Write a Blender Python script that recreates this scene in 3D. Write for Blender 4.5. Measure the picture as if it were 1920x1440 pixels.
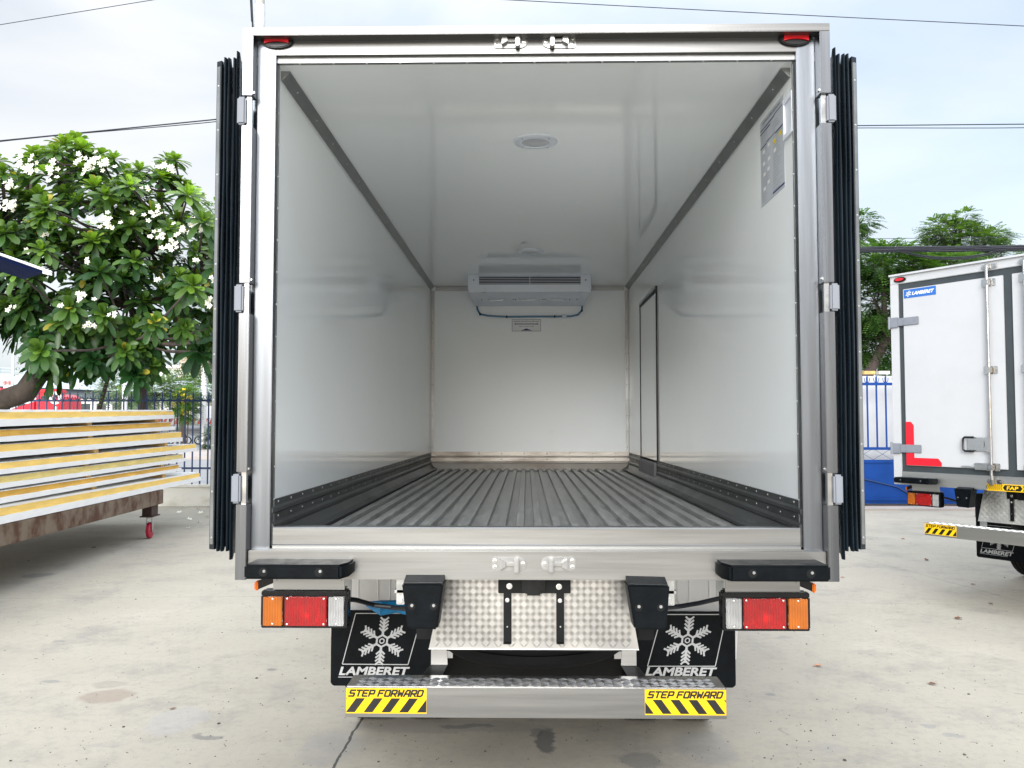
import bpy, bmesh, math, random
from mathutils import Vector, Matrix
R = math.radians
random.seed(7)
S = bpy.context.scene
for o in list(S.objects): bpy.data.objects.remove(o)
COL = S.collection

# ------------------------------------------------------------------ camera
FPX = 1600.0; HC = 1.48; VPX, VPY = 987.0, 795.0
YAW = math.atan((VPX-960)/FPX); PIT = math.atan((VPY-720)/FPX)
cam_d = bpy.data.cameras.new('camera'); cam = bpy.data.objects.new('camera', cam_d); COL.objects.link(cam)
cam.location = (0, 0, HC); cam.rotation_euler = (R(90)+PIT, 0, YAW)
cam_d.sensor_width = 36; cam_d.lens = 36*FPX/1920; cam_d.clip_start = .05; cam_d.clip_end = 2000
S.camera = cam
FW = Vector((-math.sin(YAW)*math.cos(PIT), math.cos(YAW)*math.cos(PIT), math.sin(PIT)))
RT = Vector((math.cos(YAW), math.sin(YAW), 0)); UP = RT.cross(FW)
def at(px, py, Y=None, Z=None):
    """photo measurement -> metres, at depth Y or height Z"""
    d = FW + RT*((px-960)/FPX) - UP*((py-720)/FPX)
    t = Y/d.y if Y is not None else (Z-HC)/d.z
    return Vector((0, 0, HC)) + d*t

# ------------------------------------------------------------------ render / light
S.view_settings.view_transform = 'Standard'; S.view_settings.look = 'None'
S.view_settings.exposure = 1.43; S.view_settings.gamma = 1
S.cycles.max_bounces = 16; S.cycles.diffuse_bounces = 10; S.cycles.glossy_bounces = 6
S.cycles.transmission_bounces = 6; S.cycles.use_denoising = True
SUN_EL, SUN_AZ = 21, 187      # azimuth clockwise from +Y: behind the camera, a little left
w = bpy.data.worlds.new("World"); S.world = w; w.use_nodes = True
nt = w.node_tree; N = nt.nodes; LK = nt.links
for n in list(N): N.remove(n)
def wn(t, **k):
    n = N.new(t)
    for a, b in k.items(): setattr(n, a, b)
    return n
sky = wn('ShaderNodeTexSky', sky_type='NISHITA', sun_disc=False)
sky.sun_elevation = R(SUN_EL); sky.sun_rotation = R(SUN_AZ); sky.air_density = 1.0; sky.dust_density = 2.5; sky.ozone_density = 1.5
tc = wn('ShaderNodeTexCoord'); mp = wn('ShaderNodeMapping'); mp.inputs['Scale'].default_value = (1.0, 1.0, 2.2)
mp.inputs['Location'].default_value = (0.35, 0.1, 0.0)
no = wn('ShaderNodeTexNoise'); no.inputs['Scale'].default_value = 1.7; no.inputs['Detail'].default_value = 5; no.inputs['Roughness'].default_value = .5
rp = wn('ShaderNodeValToRGB'); rp.color_ramp.elements[0].position = .36; rp.color_ramp.elements[1].position = .62
rp.color_ramp.elements[0].color = (.55, .55, .55, 1); rp.color_ramp.elements[1].color = (.97, .97, .97, 1)
mx = wn('ShaderNodeMixRGB'); n2 = wn('ShaderNodeTexNoise'); n2.inputs['Scale'].default_value = 2.6; n2.inputs['Detail'].default_value = 6; n2.inputs['Distortion'].default_value = .4
r2 = wn('ShaderNodeValToRGB'); r2.color_ramp.elements[0].position = .34; r2.color_ramp.elements[1].position = .64; r2.color_ramp.elements[0].color = (.275, .297, .325, 1); r2.color_ramp.elements[1].color = (.385, .391, .40, 1)
v2 = wn('ShaderNodeVectorMath', operation='SCALE'); v2.inputs['Scale'].default_value = 10
bg = wn('ShaderNodeBackground'); bg.inputs['Strength'].default_value = 0.1; ow = wn('ShaderNodeOutputWorld')
LK.new(mp.outputs[0], n2.inputs['Vector']); LK.new(n2.outputs[0], r2.inputs[0]); LK.new(r2.outputs[0], v2.inputs[0]); LK.new(v2.outputs[0], mx.inputs['Color2'])
LK.new(tc.outputs['Generated'], mp.inputs['Vector']); LK.new(mp.outputs[0], no.inputs['Vector']); LK.new(no.outputs[0], rp.inputs[0])
LK.new(rp.outputs[0], mx.inputs['Fac']); LK.new(sky.outputs[0], mx.inputs['Color1']); sx = wn('ShaderNodeSeparateXYZ'); LK.new(tc.outputs['Generated'], sx.inputs[0])
mz = wn('ShaderNodeMapRange'); mz.interpolation_type = 'SMOOTHSTEP'      # overcast sky: brightest overhead
for i_, v_ in ((1, .36), (2, 1.0), (3, 1.0), (4, 3.9)): mz.inputs[i_].default_value = v_
vm = wn('ShaderNodeVectorMath', operation='SCALE'); LK.new(sx.outputs['Z'], mz.inputs[0]); LK.new(mx.outputs[0], vm.inputs[0]); LK.new(mz.outputs[0], vm.inputs['Scale'])
LK.new(vm.outputs[0], bg.inputs['Color']); LK.new(bg.outputs[0], ow.inputs[0])
sd = bpy.data.lights.new('sun', 'SUN'); sd.energy = 1.5; sd.angle = R(30); sd.color = (1, .995, .985)
sun = bpy.data.objects.new('sun', sd); COL.objects.link(sun)
az, el = R(SUN_AZ), R(SUN_EL)
sdir = Vector((math.sin(az)*math.cos(el), math.cos(az)*math.cos(el), math.sin(el)))
sun.rotation_euler = sdir.to_track_quat('Z', 'Y').to_euler(); sun.location = (0, -5, 12)

# ------------------------------------------------------------------ materials
def newmat(name):
    m = bpy.data.materials.new(name); m.use_nodes = True
    return m, m.node_tree.nodes, m.node_tree.links, m.node_tree.nodes['Principled BSDF']
def mat(name, col, rough=.5, metal=0., var=.06, vscale=6., stretch=(1, 1, 1), bump=0., bscale=60., rvar=.08, coat=0., spec=.5, col2=None, ramp=(.35, .65), trans=0., emis=None):
    m, n, l, p = newmat(name)
    c = (*col, 1); p.inputs['Roughness'].default_value = rough; p.inputs['Metallic'].default_value = metal
    p.inputs['Coat Weight'].default_value = coat; p.inputs['Coat Roughness'].default_value = .08; p.inputs['Specular IOR Level'].default_value = spec
    if trans: p.inputs['Transmission Weight'].default_value = trans
    t = n.new('ShaderNodeTexCoord'); mpn = n.new('ShaderNodeMapping'); mpn.inputs['Scale'].default_value = stretch
    l.new(t.outputs['Object'], mpn.inputs[0])
    no = n.new('ShaderNodeTexNoise'); no.inputs['Scale'].default_value = vscale; no.inputs['Detail'].default_value = 6; no.inputs['Roughness'].default_value = .6
    l.new(mpn.outputs[0], no.inputs['Vector'])
    r = n.new('ShaderNodeValToRGB'); r.color_ramp.elements[0].position = ramp[0]; r.color_ramp.elements[1].position = ramp[1]
    if col2 is None:
        r.color_ramp.elements[0].color = (*[max(0, x*(1-var)) for x in col], 1); r.color_ramp.elements[1].color = (*[min(1, x*(1+var)) for x in col], 1)
    else:
        r.color_ramp.elements[0].color = c; r.color_ramp.elements[1].color = (*col2, 1)
    l.new(no.outputs[0], r.inputs[0]); l.new(r.outputs[0], p.inputs['Base Color'])
    mr = n.new('ShaderNodeMapRange'); mr.inputs[1].default_value = .3; mr.inputs[2].default_value = .7
    mr.inputs[3].default_value = max(.02, rough-rvar); mr.inputs[4].default_value = min(1, rough+rvar)
    l.new(no.outputs[0], mr.inputs[0]); l.new(mr.outputs[0], p.inputs['Roughness'])
    if bump:
        nb = n.new('ShaderNodeTexNoise'); nb.inputs['Scale'].default_value = bscale; nb.inputs['Detail'].default_value = 4
        l.new(mpn.outputs[0], nb.inputs['Vector']); b = n.new('ShaderNodeBump'); b.inputs['Strength'].default_value = bump; b.inputs['Distance'].default_value = .01
        l.new(nb.outputs[0], b.inputs['Height']); l.new(b.outputs[0], p.inputs['Normal'])
    return m
M = {}
M['alu_v'] = mat('brushed_aluminium_upright', (.182, .196, .215), .32, 1, .12, 3, (9, 9, .25), .012, 40, .05)
M['alu_h'] = mat('brushed_aluminium_beam', (.265, .268, .265), .34, 1, .10, 3, (.3, 9, 9), .012, 40, .05)
M['alu_top'] = mat('header_aluminium', (.17, .17, .168), .36, 1, .16, 3, (.3, 9, 9), .012, 40, .05)
M['alu_lit'] = mat('lit_aluminium_beam', (.60, .60, .58), .36, 1, .05, 3, (.3, 9, 9), .012, 40, .05)  # beam metal again, brighter reflection put into a lighter base
M['alu_tube'] = mat('bright_aluminium_tube', (.165, .173, .186), .28, 1, .15, 3, (9, 9, .25), .01, 20, .05)
M['alu_dark'] = mat('dull_aluminium', (.30, .31, .31), .45, .85, .12, 8, (1, 1, 1), .05, 40)
M['alu_trim'] = mat('trim_aluminium', (.40, .41, .415), .42, .5, .08, 8)
M['floor_alu'] = mat('scuffed_floor_aluminium', (.265, .27, .268), .44, .45, .3, 7, (6, .8, 1), .12, 50, .12)
M['kick'] = mat('dark_kick_rail', (.055, .06, .062), .42, .4, .3, 5, (1, .6, 2), .08, 50, .1)
M['kick_back'] = mat('stained_aluminium_skirting', (.34, .32, .29), .4, .7, .2, 2.2, (1, 1, 3), .05, 30, col2=(.18, .14, .11), ramp=(.45, .75))
M['frp'] = mat('glossy_white_panel', (.895, .93, .94), .06, 0, .012, 1.2, (1, 1, 1), .003, 4, .02, coat=.4)
M['white_plastic'] = mat('white_plastic', (.76, .80, .88), .35, 0, .03)
M['arch_white'] = mat('white_moulded_plastic', (.80, .80, .80), .4, 0, .03, 3)
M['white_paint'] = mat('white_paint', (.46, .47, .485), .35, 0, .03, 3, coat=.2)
M['hinge'] = mat('pale_grey_cast_hinge', (.19, .205, .235), .6, 0, .05, 12, bump=.04)
M['rubber'] = mat('black_rubber', (.002, .0035, .005), .42, 0, .3, 20, bump=.05, bscale=90, spec=.10)
M['gasket'] = mat('black_seal_rubber', (.006, .011, .016), .28, 0, .3, 12, (1, 1, .3), spec=.6)
M['black_plastic'] = mat('black_plastic', (.004, .0045, .006), .3, 0, .2, 20, spec=.3)
M['black_metal'] = mat('black_painted_metal', (.003, .004, .005), .45, 0, .3, 20, spec=.2)
M['grit'] = mat('grit', (.06, .055, .045), .9, 0, .4, 30)
M['slate'] = mat('slate_grey_seal', (.035, .045, .050), .45, 0, .1, 6)
M['tyre'] = mat('tyre_rubber', (.006, .006, .007), .75, 0, .3, 20, bump=.1, spec=.2)
M['steel'] = mat('bolt_steel', (.65, .65, .64), .28, 1, .05, 20)
M['keeper'] = mat('silver_painted_keeper', (.30, .30, .295), .32, .55, .05, 20)
M['chrome'] = mat('polished_latch_steel', (.5, .5, .5), .2, 1, .04, 20)
M['yellow'] = mat('sticker_yellow', (.78, .47, .0), .35, 0, .03, 10)
M['ink'] = mat('sticker_black', (.006, .006, .006), .4, 0, .1)
M['silver_ink'] = mat('silver_print', (.42, .43, .44), .5, .1, .08, 20)
M['white_ink'] = mat('white_print', (.82, .82, .82), .5, 0, .02)
M['navy'] = mat('navy_print', (.02, .03, .13), .5, 0, .05)
M['paper'] = mat('printed_sheet', (.48, .51, .56), .35, 0, .04, 8)
M['paper_white'] = mat('white_sheet', (.76, .78, .78), .4, 0, .02)
M['label_blue'] = mat('blue_sticker', (.02, .12, .42), .4, 0, .04)
M['red_tape'] = mat('red_reflective_tape', (.60, .008, .022), .35, 0, .05)
M['blue_hose'] = mat('blue_hose', (.05, .17, .30), .4, 0, .1)
M['blue_cloth'] = mat('blue_fabric', (.01, .20, .45), .45, 0, .3, 30)
M['blue_paint'] = mat('blue_paint', (.004, .045, .22), .5, 0, .12, 3, bump=.02, spec=.2)
M['awning_blue'] = mat('deep_blue_sheet', (.002, .006, .028), .7, 0, .1, spec=.05)
M['navy_paint'] = mat('dark_blue_fence_paint', (.010, .035, .11), .45, 0, .12, 3)
M['wall_white'] = mat('weathered_white_wall', (.62, .61, .56), .8, 0, .1, 2.5, (1, 1, 2), .1, 30, col2=(.44, .42, .36), ramp=(.5, .8))
M['rust'] = mat('rusty_painted_steel', (.17, .125, .085), .75, 0, .2, 3.0, (1.6, 1, 1.2), .25, 40, col2=(.075, .028, .010), ramp=(.42, .60))
M['rust_dark'] = mat('dark_rusty_steel', (.045, .022, .016), .7, 0, .3, 8, bump=.2)
M['foam'] = mat('yellow_foam', (.90, .61, .16), .85, 0, .1, 2.5, (1, .3, 6), .25, 120)
M['foam_dull'] = mat('dull_yellow_foam', (.74, .58, .20), .85, 0, .15, 3.5, (1, .3, 6), .25, 120)
M['foam_ochre'] = mat('ochre_foam', (.72, .42, .07), .85, 0, .15, 2.8, (1, .3, 6), .25, 120)
M['board'] = mat('white_panel_edge', (.84, .84, .83), .6, 0, .04, 4, (1, .3, 5), .1, 60)
M['wood'] = mat('timber_spacer', (.60, .38, .14), .8, 0, .2, 12, (1, .2, 1), .1)
M['red_wheel'] = mat('red_polyurethane', (.42, .010, .04), .45, 0, .1)
M['zinc'] = mat('zinc_plate', (.45, .46, .46), .35, .9, .15, 20)
M['bark'] = mat('plumeria_bark', (.062, .048, .038), .85, 0, .3, 9, (1, 1, .4), .9, 14, col2=(.035, .028, .022), ramp=(.4, .7))
M['bark_dark'] = mat('dark_bark', (.06, .045, .04), .9, 0, .3, 9, (1, 1, .3), .5, 24)
M['petal'] = mat('white_petal', (.82, .81, .72), .6, 0, .03)
M['petal_eye'] = mat('yellow_petal', (.85, .72, .12), .6, 0, .05)
M['dead_leaf'] = mat('dead_leaf', (.16, .07, .035), .8, 0, .35, 30)
M['dead_leaf_tan'] = mat('tan_leaf', (.42, .22, .13), .8, 0, .2, 30)
M['cable'] = mat('cable_black', (.008, .010, .016), .5, 0, .1)
M['concrete_pole'] = mat('pole_concrete', (.40, .40, .36), .85, 0, .1, 6, bump=.1)
M['galv'] = mat('pale_sleeve', (.72, .73, .74), .35, .4, .1, 10)
M['asphalt'] = mat('road_asphalt', (.23, .23, .235), .9, 0, .12, .6, bump=.1)
M['pavement'] = mat('sidewalk_paving', (.36, .32, .29), .9, 0, .12, 1.2, bump=.1)
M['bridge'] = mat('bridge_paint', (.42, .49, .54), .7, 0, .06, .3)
M['bridge_shade'] = mat('shaded_bridge_soffit', (.10, .12, .14), .8, 0, .1, .5)  # underside shade put into a darker copy of the bridge paint
M['red_paint'] = mat('red_paint', (.62, .008, .03), .3, 0, .06, coat=.3)
M['glass_dark'] = mat('dark_window', (.03, .045, .05), .08, 0, .05)
M['beige_wall'] = mat('beige_render', (.58, .48, .36), .85, 0, .08, .6)
M['pink_wall'] = mat('pink_render', (.62, .50, .47), .85, 0, .08, .6)
M['red_stripe'] = mat('red_stripe', (.55, .12, .10), .7, 0, .1)
M['stripe_white'] = mat('stripe_white', (.66, .64, .60), .7, 0, .08)
M['flower_yellow'] = mat('yellow_blossom', (.78, .60, .02), .6, 0, .1)
def lens_mat(name, col, rough=.12, tr=.0):
    m, n, l, p = newmat(name)
    t = n.new('ShaderNodeTexCoord'); wv = n.new('ShaderNodeTexWave'); wv.inputs['Scale'].default_value = 34; wv.bands_direction = 'X'
    wv.inputs['Distortion'].default_value = .3
    l.new(t.outputs['Object'], wv.inputs[0]); b = n.new('ShaderNodeBump'); b.inputs['Strength'].default_value = .45; b.inputs['Distance'].default_value = .004
    l.new(wv.outputs[1], b.inputs['Height']); l.new(b.outputs[0], p.inputs['Normal'])
    no = n.new('ShaderNodeTexNoise'); no.inputs['Scale'].default_value = 14; l.new(t.outputs['Object'], no.inputs[0])
    mixc = n.new('ShaderNodeMixRGB'); mixc.inputs[1].default_value = (*[c*.5 for c in col], 1); mixc.inputs[2].default_value = (*[min(1, c*1.35) for c in col], 1)
    l.new(no.outputs[0], mixc.inputs[0]); mm = n.new('ShaderNodeMixRGB'); mm.blend_type = 'MULTIPLY'; mm.inputs[0].default_value = .18; l.new(mixc.outputs[0], mm.inputs[1]); l.new(wv.outputs[0], mm.inputs[2]); l.new(mm.outputs[0], p.inputs['Base Color'])
    p.inputs['Roughness'].default_value = rough; p.inputs['Coat Weight'].default_value = .6
    p.inputs['Transmission Weight'].default_value = tr
    return m
M['amber'] = lens_mat('amber_lens', (.95, .21, .003), .1, .45); M['red_lens'] = lens_mat('red_lens', (.78, .004, .008), .1, .6); M['clear_lens'] = lens_mat('clear_lens', (.8, .82, .84), .1, .55); M['amber_solid'] = mat('amber_plastic', (.80, .17, .003), .2); M['red_solid'] = mat('red_plastic', (.55, .004, .01), .15, coat=.5); M['clear_lens_solid'] = mat('frosted_plastic', (.55, .57, .6), .2); M['reflector'] = mat('lamp_reflector', (.85, .85, .86), .22, 1, .03)
def leaf_mat(name):
    m, n, l, p = newmat(name)
    a = n.new('ShaderNodeVertexColor'); a.layer_name = 'tint'
    p.inputs['Roughness'].default_value = .38; p.inputs['Specular IOR Level'].default_value = .45
    l.new(a.outputs[0], p.inputs['Base Color'])
    tr = n.new('ShaderNodeBsdfTranslucent'); g = n.new('ShaderNodeMixRGB'); g.blend_type = 'MULTIPLY'; g.inputs[0].default_value = 1
    g.inputs[2].default_value = (1.5, 1.6, .6, 1); l.new(a.outputs[0], g.inputs[1]); l.new(g.outputs[0], tr.inputs[0])
    ms = n.new('ShaderNodeMixShader'); ms.inputs[0].default_value = .3
    l.new(p.outputs[0], ms.inputs[1]); l.new(tr.outputs[0], ms.inputs[2]); l.new(ms.outputs[0], n['Material Output'].inputs[0])
    return m
M['leaf'] = leaf_mat('foliage')

# ------------------------------------------------------------------ mesh helpers
class MB:
    def __init__(s): s.v = []; s.f = []; s.c = []; s.mi = []; s.cur = 0; s.M = None; s.col = (1, 1, 1)
    def add(s, vs, fs):
        b = len(s.v)
        for p in vs:
            p = Vector(p); s.v.append(tuple(s.M @ p) if s.M else tuple(p))
        for f in fs: s.f.append([b+i for i in f]); s.c.append(s.col); s.mi.append(s.cur)
    def bm(s, bm_):
        bm_.verts.index_update(); s.add([v.co for v in bm_.verts], [[v.index for v in f.verts] for f in bm_.faces]); bm_.free()
    def box(s, x0, x1, y0, y1, z0, z1, bev=0, seg=2):
        x0, x1 = min(x0, x1), max(x0, x1); y0, y1 = min(y0, y1), max(y0, y1); z0, z1 = min(z0, z1), max(z0, z1)
        b = bmesh.new(); bmesh.ops.create_cube(b, size=1)
        for v in b.verts: v.co = Vector(((x0+x1)/2+v.co.x*(x1-x0), (y0+y1)/2+v.co.y*(y1-y0), (z0+z1)/2+v.co.z*(z1-z0)))
        if bev: bmesh.ops.bevel(b, geom=b.edges[:], offset=min(bev, .45*min(x1-x0, y1-y0, z1-z0)), segments=seg, affect='EDGES')
        s.bm(b)
    def prism(s, poly, ext, origin=(0, 0, 0), bev=0):
        """poly: list of 3D points (planar), ext: vector"""
        n = len(poly); e = Vector(ext); P = [Vector(p)+Vector(origin) for p in poly]
        if bev:
            b = bmesh.new(); a = [b.verts.new(p) for p in P]; c = [b.verts.new(p+e) for p in P]
            b.faces.new(a[::-1]); b.faces.new(c)
            for i in range(n): b.faces.new([a[i], a[(i+1) % n], c[(i+1) % n], c[i]])
            bmesh.ops.recalc_face_normals(b, faces=b.faces[:])
            bmesh.ops.bevel(b, geom=b.edges[:], offset=bev, segments=2, affect='EDGES'); s.bm(b); return
        s.add(P+[p+e for p in P], [list(range(n))[::-1], list(range(n, 2*n))]+[[i, (i+1) % n, (i+1) % n+n, i+n] for i in range(n)])
    def tube(s, pts, r, n=8, r1=None, cap=True):
        P = [Vector(p) for p in pts]; m = len(P); vs = []; nrm = None
        for i, p in enumerate(P):
            t = (P[min(i+1, m-1)]-P[max(i-1, 0)]).normalized()
            if nrm is None: nrm = t.orthogonal().normalized()
            nrm = (nrm - t*nrm.dot(t)).normalized(); bn = t.cross(nrm)
            rr = r if r1 is None else r+(r1-r)*i/(m-1)
            if isinstance(r, (list, tuple)): rr = r[i]
            for k in range(n):
                a = 2*math.pi*k/n; vs.append(p+(nrm*math.cos(a)+bn*math.sin(a))*rr)
        fs = [[i*n+k, i*n+(k+1) % n, (i+1)*n+(k+1) % n, (i+1)*n+k] for i in range(m-1) for k in range(n)]
        if cap: fs += [list(range(n))[::-1], list(range((m-1)*n, m*n))]
        s.add(vs, fs)
    def cyl(s, c, axis, r, h, n=16, r2=None):
        c = Vector(c); a = Vector(axis).normalized(); s.tube([c, c+a*h], r, n, r1=r if r2 is None else r2)
    def dome(s, c, axis, r, h, n=8):
        c = Vector(c); a = Vector(axis).normalized(); u = a.orthogonal().normalized(); v = a.cross(u); vs = []
        for rr, hh in ((1, 0), (.75, .6)):
            for k in range(n): t = 2*math.pi*k/n; vs.append(c+(u*math.cos(t)+v*math.sin(t))*r*rr+a*h*hh)
        vs.append(c+a*h)
        s.add(vs, [[k, (k+1) % n, n+(k+1) % n, n+k] for k in range(n)]+[[n+k, n+(k+1) % n, 2*n] for k in range(n)])
    def lathe(s, prof, c, axis, n=32):
        c = Vector(c); a = Vector(axis).normalized(); u = a.orthogonal().normalized(); v = a.cross(u); vs = []
        for rr, h in prof:
            for k in range(n): t = 2*math.pi*k/n; vs.append(c+(u*math.cos(t)+v*math.sin(t))*rr+a*h)
        m = len(prof); s.add(vs, [[i*n+k, i*n+(k+1) % n, (i+1)*n+(k+1) % n, (i+1)*n+k] for i in range(m-1) for k in range(n)])
def obj(name, mb, m, parent=None, smooth=True, angle=35):
    me = bpy.data.meshes.new(name); me.from_pydata(mb.v, [], mb.f)
    ms = m if isinstance(m, (list, tuple)) else [m]
    for x in ms: me.materials.append(x)
    if len(ms) > 1: me.polygons.foreach_set('material_index', mb.mi)
    if any(c != (1, 1, 1) for c in mb.c):
        ca = me.color_attributes.new('tint', 'FLOAT_COLOR', 'CORNER'); d = []
        for f, c in zip(mb.f, mb.c): d += [c[0], c[1], c[2], 1]*len(f)
        ca.data.foreach_set('color', d)
    if ms[0] is not M['leaf']:
        b = bmesh.new(); b.from_mesh(me); bmesh.ops.recalc_face_normals(b, faces=b.faces[:]); b.to_mesh(me); b.free()
    if smooth:
        me.polygons.foreach_set('use_smooth', [True]*len(me.polygons)); me.set_sharp_from_angle(angle=R(angle))
    me.update(); o = bpy.data.objects.new(name, me); COL.objects.link(o)
    if parent: o.parent = parent
    return o
def tag(o, label, cat, group=None, kind=None):
    if label: o['label'] = label
    if cat: o['category'] = cat
    if group: o['group'] = group
    if kind: o['kind'] = kind
    return o
def thing(name, label, cat, loc=(0, 0, 0), rz=0, group=None):
    o = bpy.data.objects.new(name, None); COL.objects.link(o); o.location = loc; o.rotation_euler = (0, 0, rz)
    o.empty_display_size = .2
    return tag(o, label, cat, group)
def struct(name, mb, m, smooth=False):
    o = obj(name, mb, m, None, smooth); o['kind'] = 'structure'; return o
def copy_tree(o, parent=None):
    c = o.copy(); COL.objects.link(c); c.parent = parent
    for ch in [x for x in S.objects if x.parent == o]: copy_tree(ch, c)
    return c

# lettering ------------------------------------------------------------
def text(mb, s, c, height, U=(1, 0, 0), V=(0, 0, 1), width=None, shear=0., bold=0., lift=.0006):
    """solid letters centred at c; U reading direction, V up; stands lift proud of the surface"""
    cu = bpy.data.curves.new('letters', 'FONT'); cu.body = s; cu.size = 1; cu.shear = shear; cu.offset = bold; cu.resolution_u = 3
    o = bpy.data.objects.new('letters', cu); COL.objects.link(o); bpy.context.view_layer.update()
    me = bpy.data.meshes.new_from_object(o.evaluated_get(bpy.context.evaluated_depsgraph_get()))
    vs = [v.co.copy() for v in me.vertices]; fs = [list(p.vertices) for p in me.polygons]
    bpy.data.objects.remove(o); bpy.data.curves.remove(cu); bpy.data.meshes.remove(me)
    if not vs: return
    x0, x1 = min(v.x for v in vs), max(v.x for v in vs); y0, y1 = min(v.y for v in vs), max(v.y for v in vs)
    k = height/(y1-y0); kx = k if width is None else width/(x1-x0)
    U = Vector(U); V = Vector(V); Nn = U.cross(V); c = Vector(c)
    mb.add([c+U*((v.x-(x0+x1)/2)*kx)+V*((v.y-(y0+y1)/2)*k)+Nn*lift for v in vs], fs)
STK = {'S': [[(1, 1), (.1, 1), (0, .9), (0, .58), (.08, .5), (.92, .5), (1, .42), (1, .1), (.9, 0), (-.05, 0)]],
 'T': [[(-.05, 1), (1.05, 1)], [(.5, 1), (.5, -.02)]], 'E': [[(1, 1), (.08, 1), (0, .9), (0, .1), (.08, 0), (1, 0)], [(0, .5), (.85, .5)]],
 'P': [[(0, -.02), (0, 1), (.9, 1), (1, .9), (1, .5), (.9, .4), (.2, .4)]], 'F': [[(1, 1), (.1, 1), (0, .9), (0, -.02)], [(0, .5), (.85, .5)]],
 'O': [[(.1, 0), (0, .1), (0, .9), (.1, 1), (.9, 1), (1, .9), (1, .1), (.9, 0), (.08, 0)]],
 'R': [[(0, -.02), (0, 1), (.9, 1), (1, .9), (1, .52), (.9, .42), (.25, .42)], [(.5, .42), (1.02, -.02)]],
 'W': [[(0, 1.02), (.12, 0), (.5, .6), (.88, 0), (1, 1.02)]], 'A': [[(-.05, -.02), (.2, .8), (.35, 1), (.9, 1), (1, .9), (1, -.02)], [(.2, .38), (1, .38)]],
 'D': [[(0, .9), (0, 0), (.8, 0), (1, .2), (1, .9), (.9, 1), (-.05, 1)]]}
def strokes(mb, s, c, w, h, U=(1, 0, 0), V=(0, 0, 1), shear=.25, th=.16, gap=.45, lift=.0006):
    U = Vector(U); V = Vector(V); Nn = U.cross(V); adv = 1+gap; tot = sum(.6 if ch == ' ' else adv for ch in s)-gap; cw = w/tot
    x = 0; k = 0
    for ch in s:
        if ch == ' ': x += .6; continue
        for pl in STK[ch]:
            pts = [Vector(((x+a)*cw+b*h*shear, b*h, 0)) for a, b in pl]
            for i in range(len(pts)-1):
                a, b = pts[i], pts[i+1]; d = (b-a).normalized(); n_ = Vector((-d.y, d.x, 0))*th*h/2; e = d*th*h*.35
                q = [a-e+n_, a-e-n_, b+e-n_, b+e+n_]; k += 1
                mb.add([Vector(c)+U*(p.x-w/2-h*shear/2)+V*(p.y-h/2)+Nn*(lift+.00004*(k % 5)) for p in q], [[0, 1, 2, 3]])
        x += adv
def bar2(mb, a, b, th, fr, lift, k=0):
    """flat bar from a to b (2D) in frame fr=(c,U,V)"""
    c, U, V = fr; Nn = U.cross(V); a = Vector(a); b = Vector(b); d = (b-a).normalized(); n_ = Vector((-d.y, d.x))*th/2
    mb.add([c+U*p.x+V*p.y+Nn*(lift+.00004*k) for p in (a+n_, a-n_, b-n_, b+n_)], [[0, 1, 2, 3]])
def snowflake(mb, c, r, U=(1, 0, 0), V=(0, 0, 1), shear=.14, th=.085, lift=.001):
    U = Vector(U); V = Vector(V); fr = (Vector(c), U, V+U*shear); k = 0
    for j in range(6):
        for rr, t2 in ((.27, th*.8), (.11, th*.5)):
            a0, a1 = R(60*j+30), R(60*j+90); bar2(mb, (rr*r*math.cos(a0), rr*r*math.sin(a0)), (rr*r*math.cos(a1), rr*r*math.sin(a1)), t2*r, fr, lift, 6+j % 2)
        a = R(60*j+90); d = Vector((math.cos(a), math.sin(a)))
        bar2(mb, d*.26*r, d*r, th*r, fr, lift, 1)
        for q in (.42, .58, .74, .90):
            for sg in (-1, 1):
                e = Vector((math.cos(a+sg*R(48)), math.sin(a+sg*R(48)))); L = .27-.05*abs(q-.58)
                bar2(mb, d*q*r, d*q*r+e*L*r, th*.75*r, fr, lift, 2+(sg > 0)+int(q*10) % 2*2)
def checker(mb, O, U, V, nu, nv, cell, inside, h=.0016, nb=3):
    """raised five-bar tread pattern on a plate"""
    U = Vector(U).normalized(); V = Vector(V).normalized(); Nn = U.cross(V); O = Vector(O)
    for i in range(nu):
        for j in range(nv):
            cx, cy = (i+.5)*cell, (j+.5)*cell; s = 1 if (i+j) % 2 else -1
            d = Vector((math.cos(R(45*s)), math.sin(R(45*s)))); q = Vector((-d.y, d.x))
            for b in range(nb):
                o = (b-(nb-1)/2)*cell*.215; L = cell*(.66-.08*abs(b-(nb-1)/2)); wd = cell*.075
                c = Vector((cx, cy))+q*o
                pts = [c-d*L, c-q*wd, c+d*L, c+q*wd]
                if not all(inside(p.x, p.y) for p in pts): continue
                T = [c-d*L*.5, c+d*L*.5]
                mb.add([O+U*p.x+V*p.y for p in pts]+[O+U*p.x+V*p.y+Nn*h for p in T], [[0, 1, 5, 4], [1, 2, 5], [2, 3, 4, 5], [3, 0, 4]])

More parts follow.
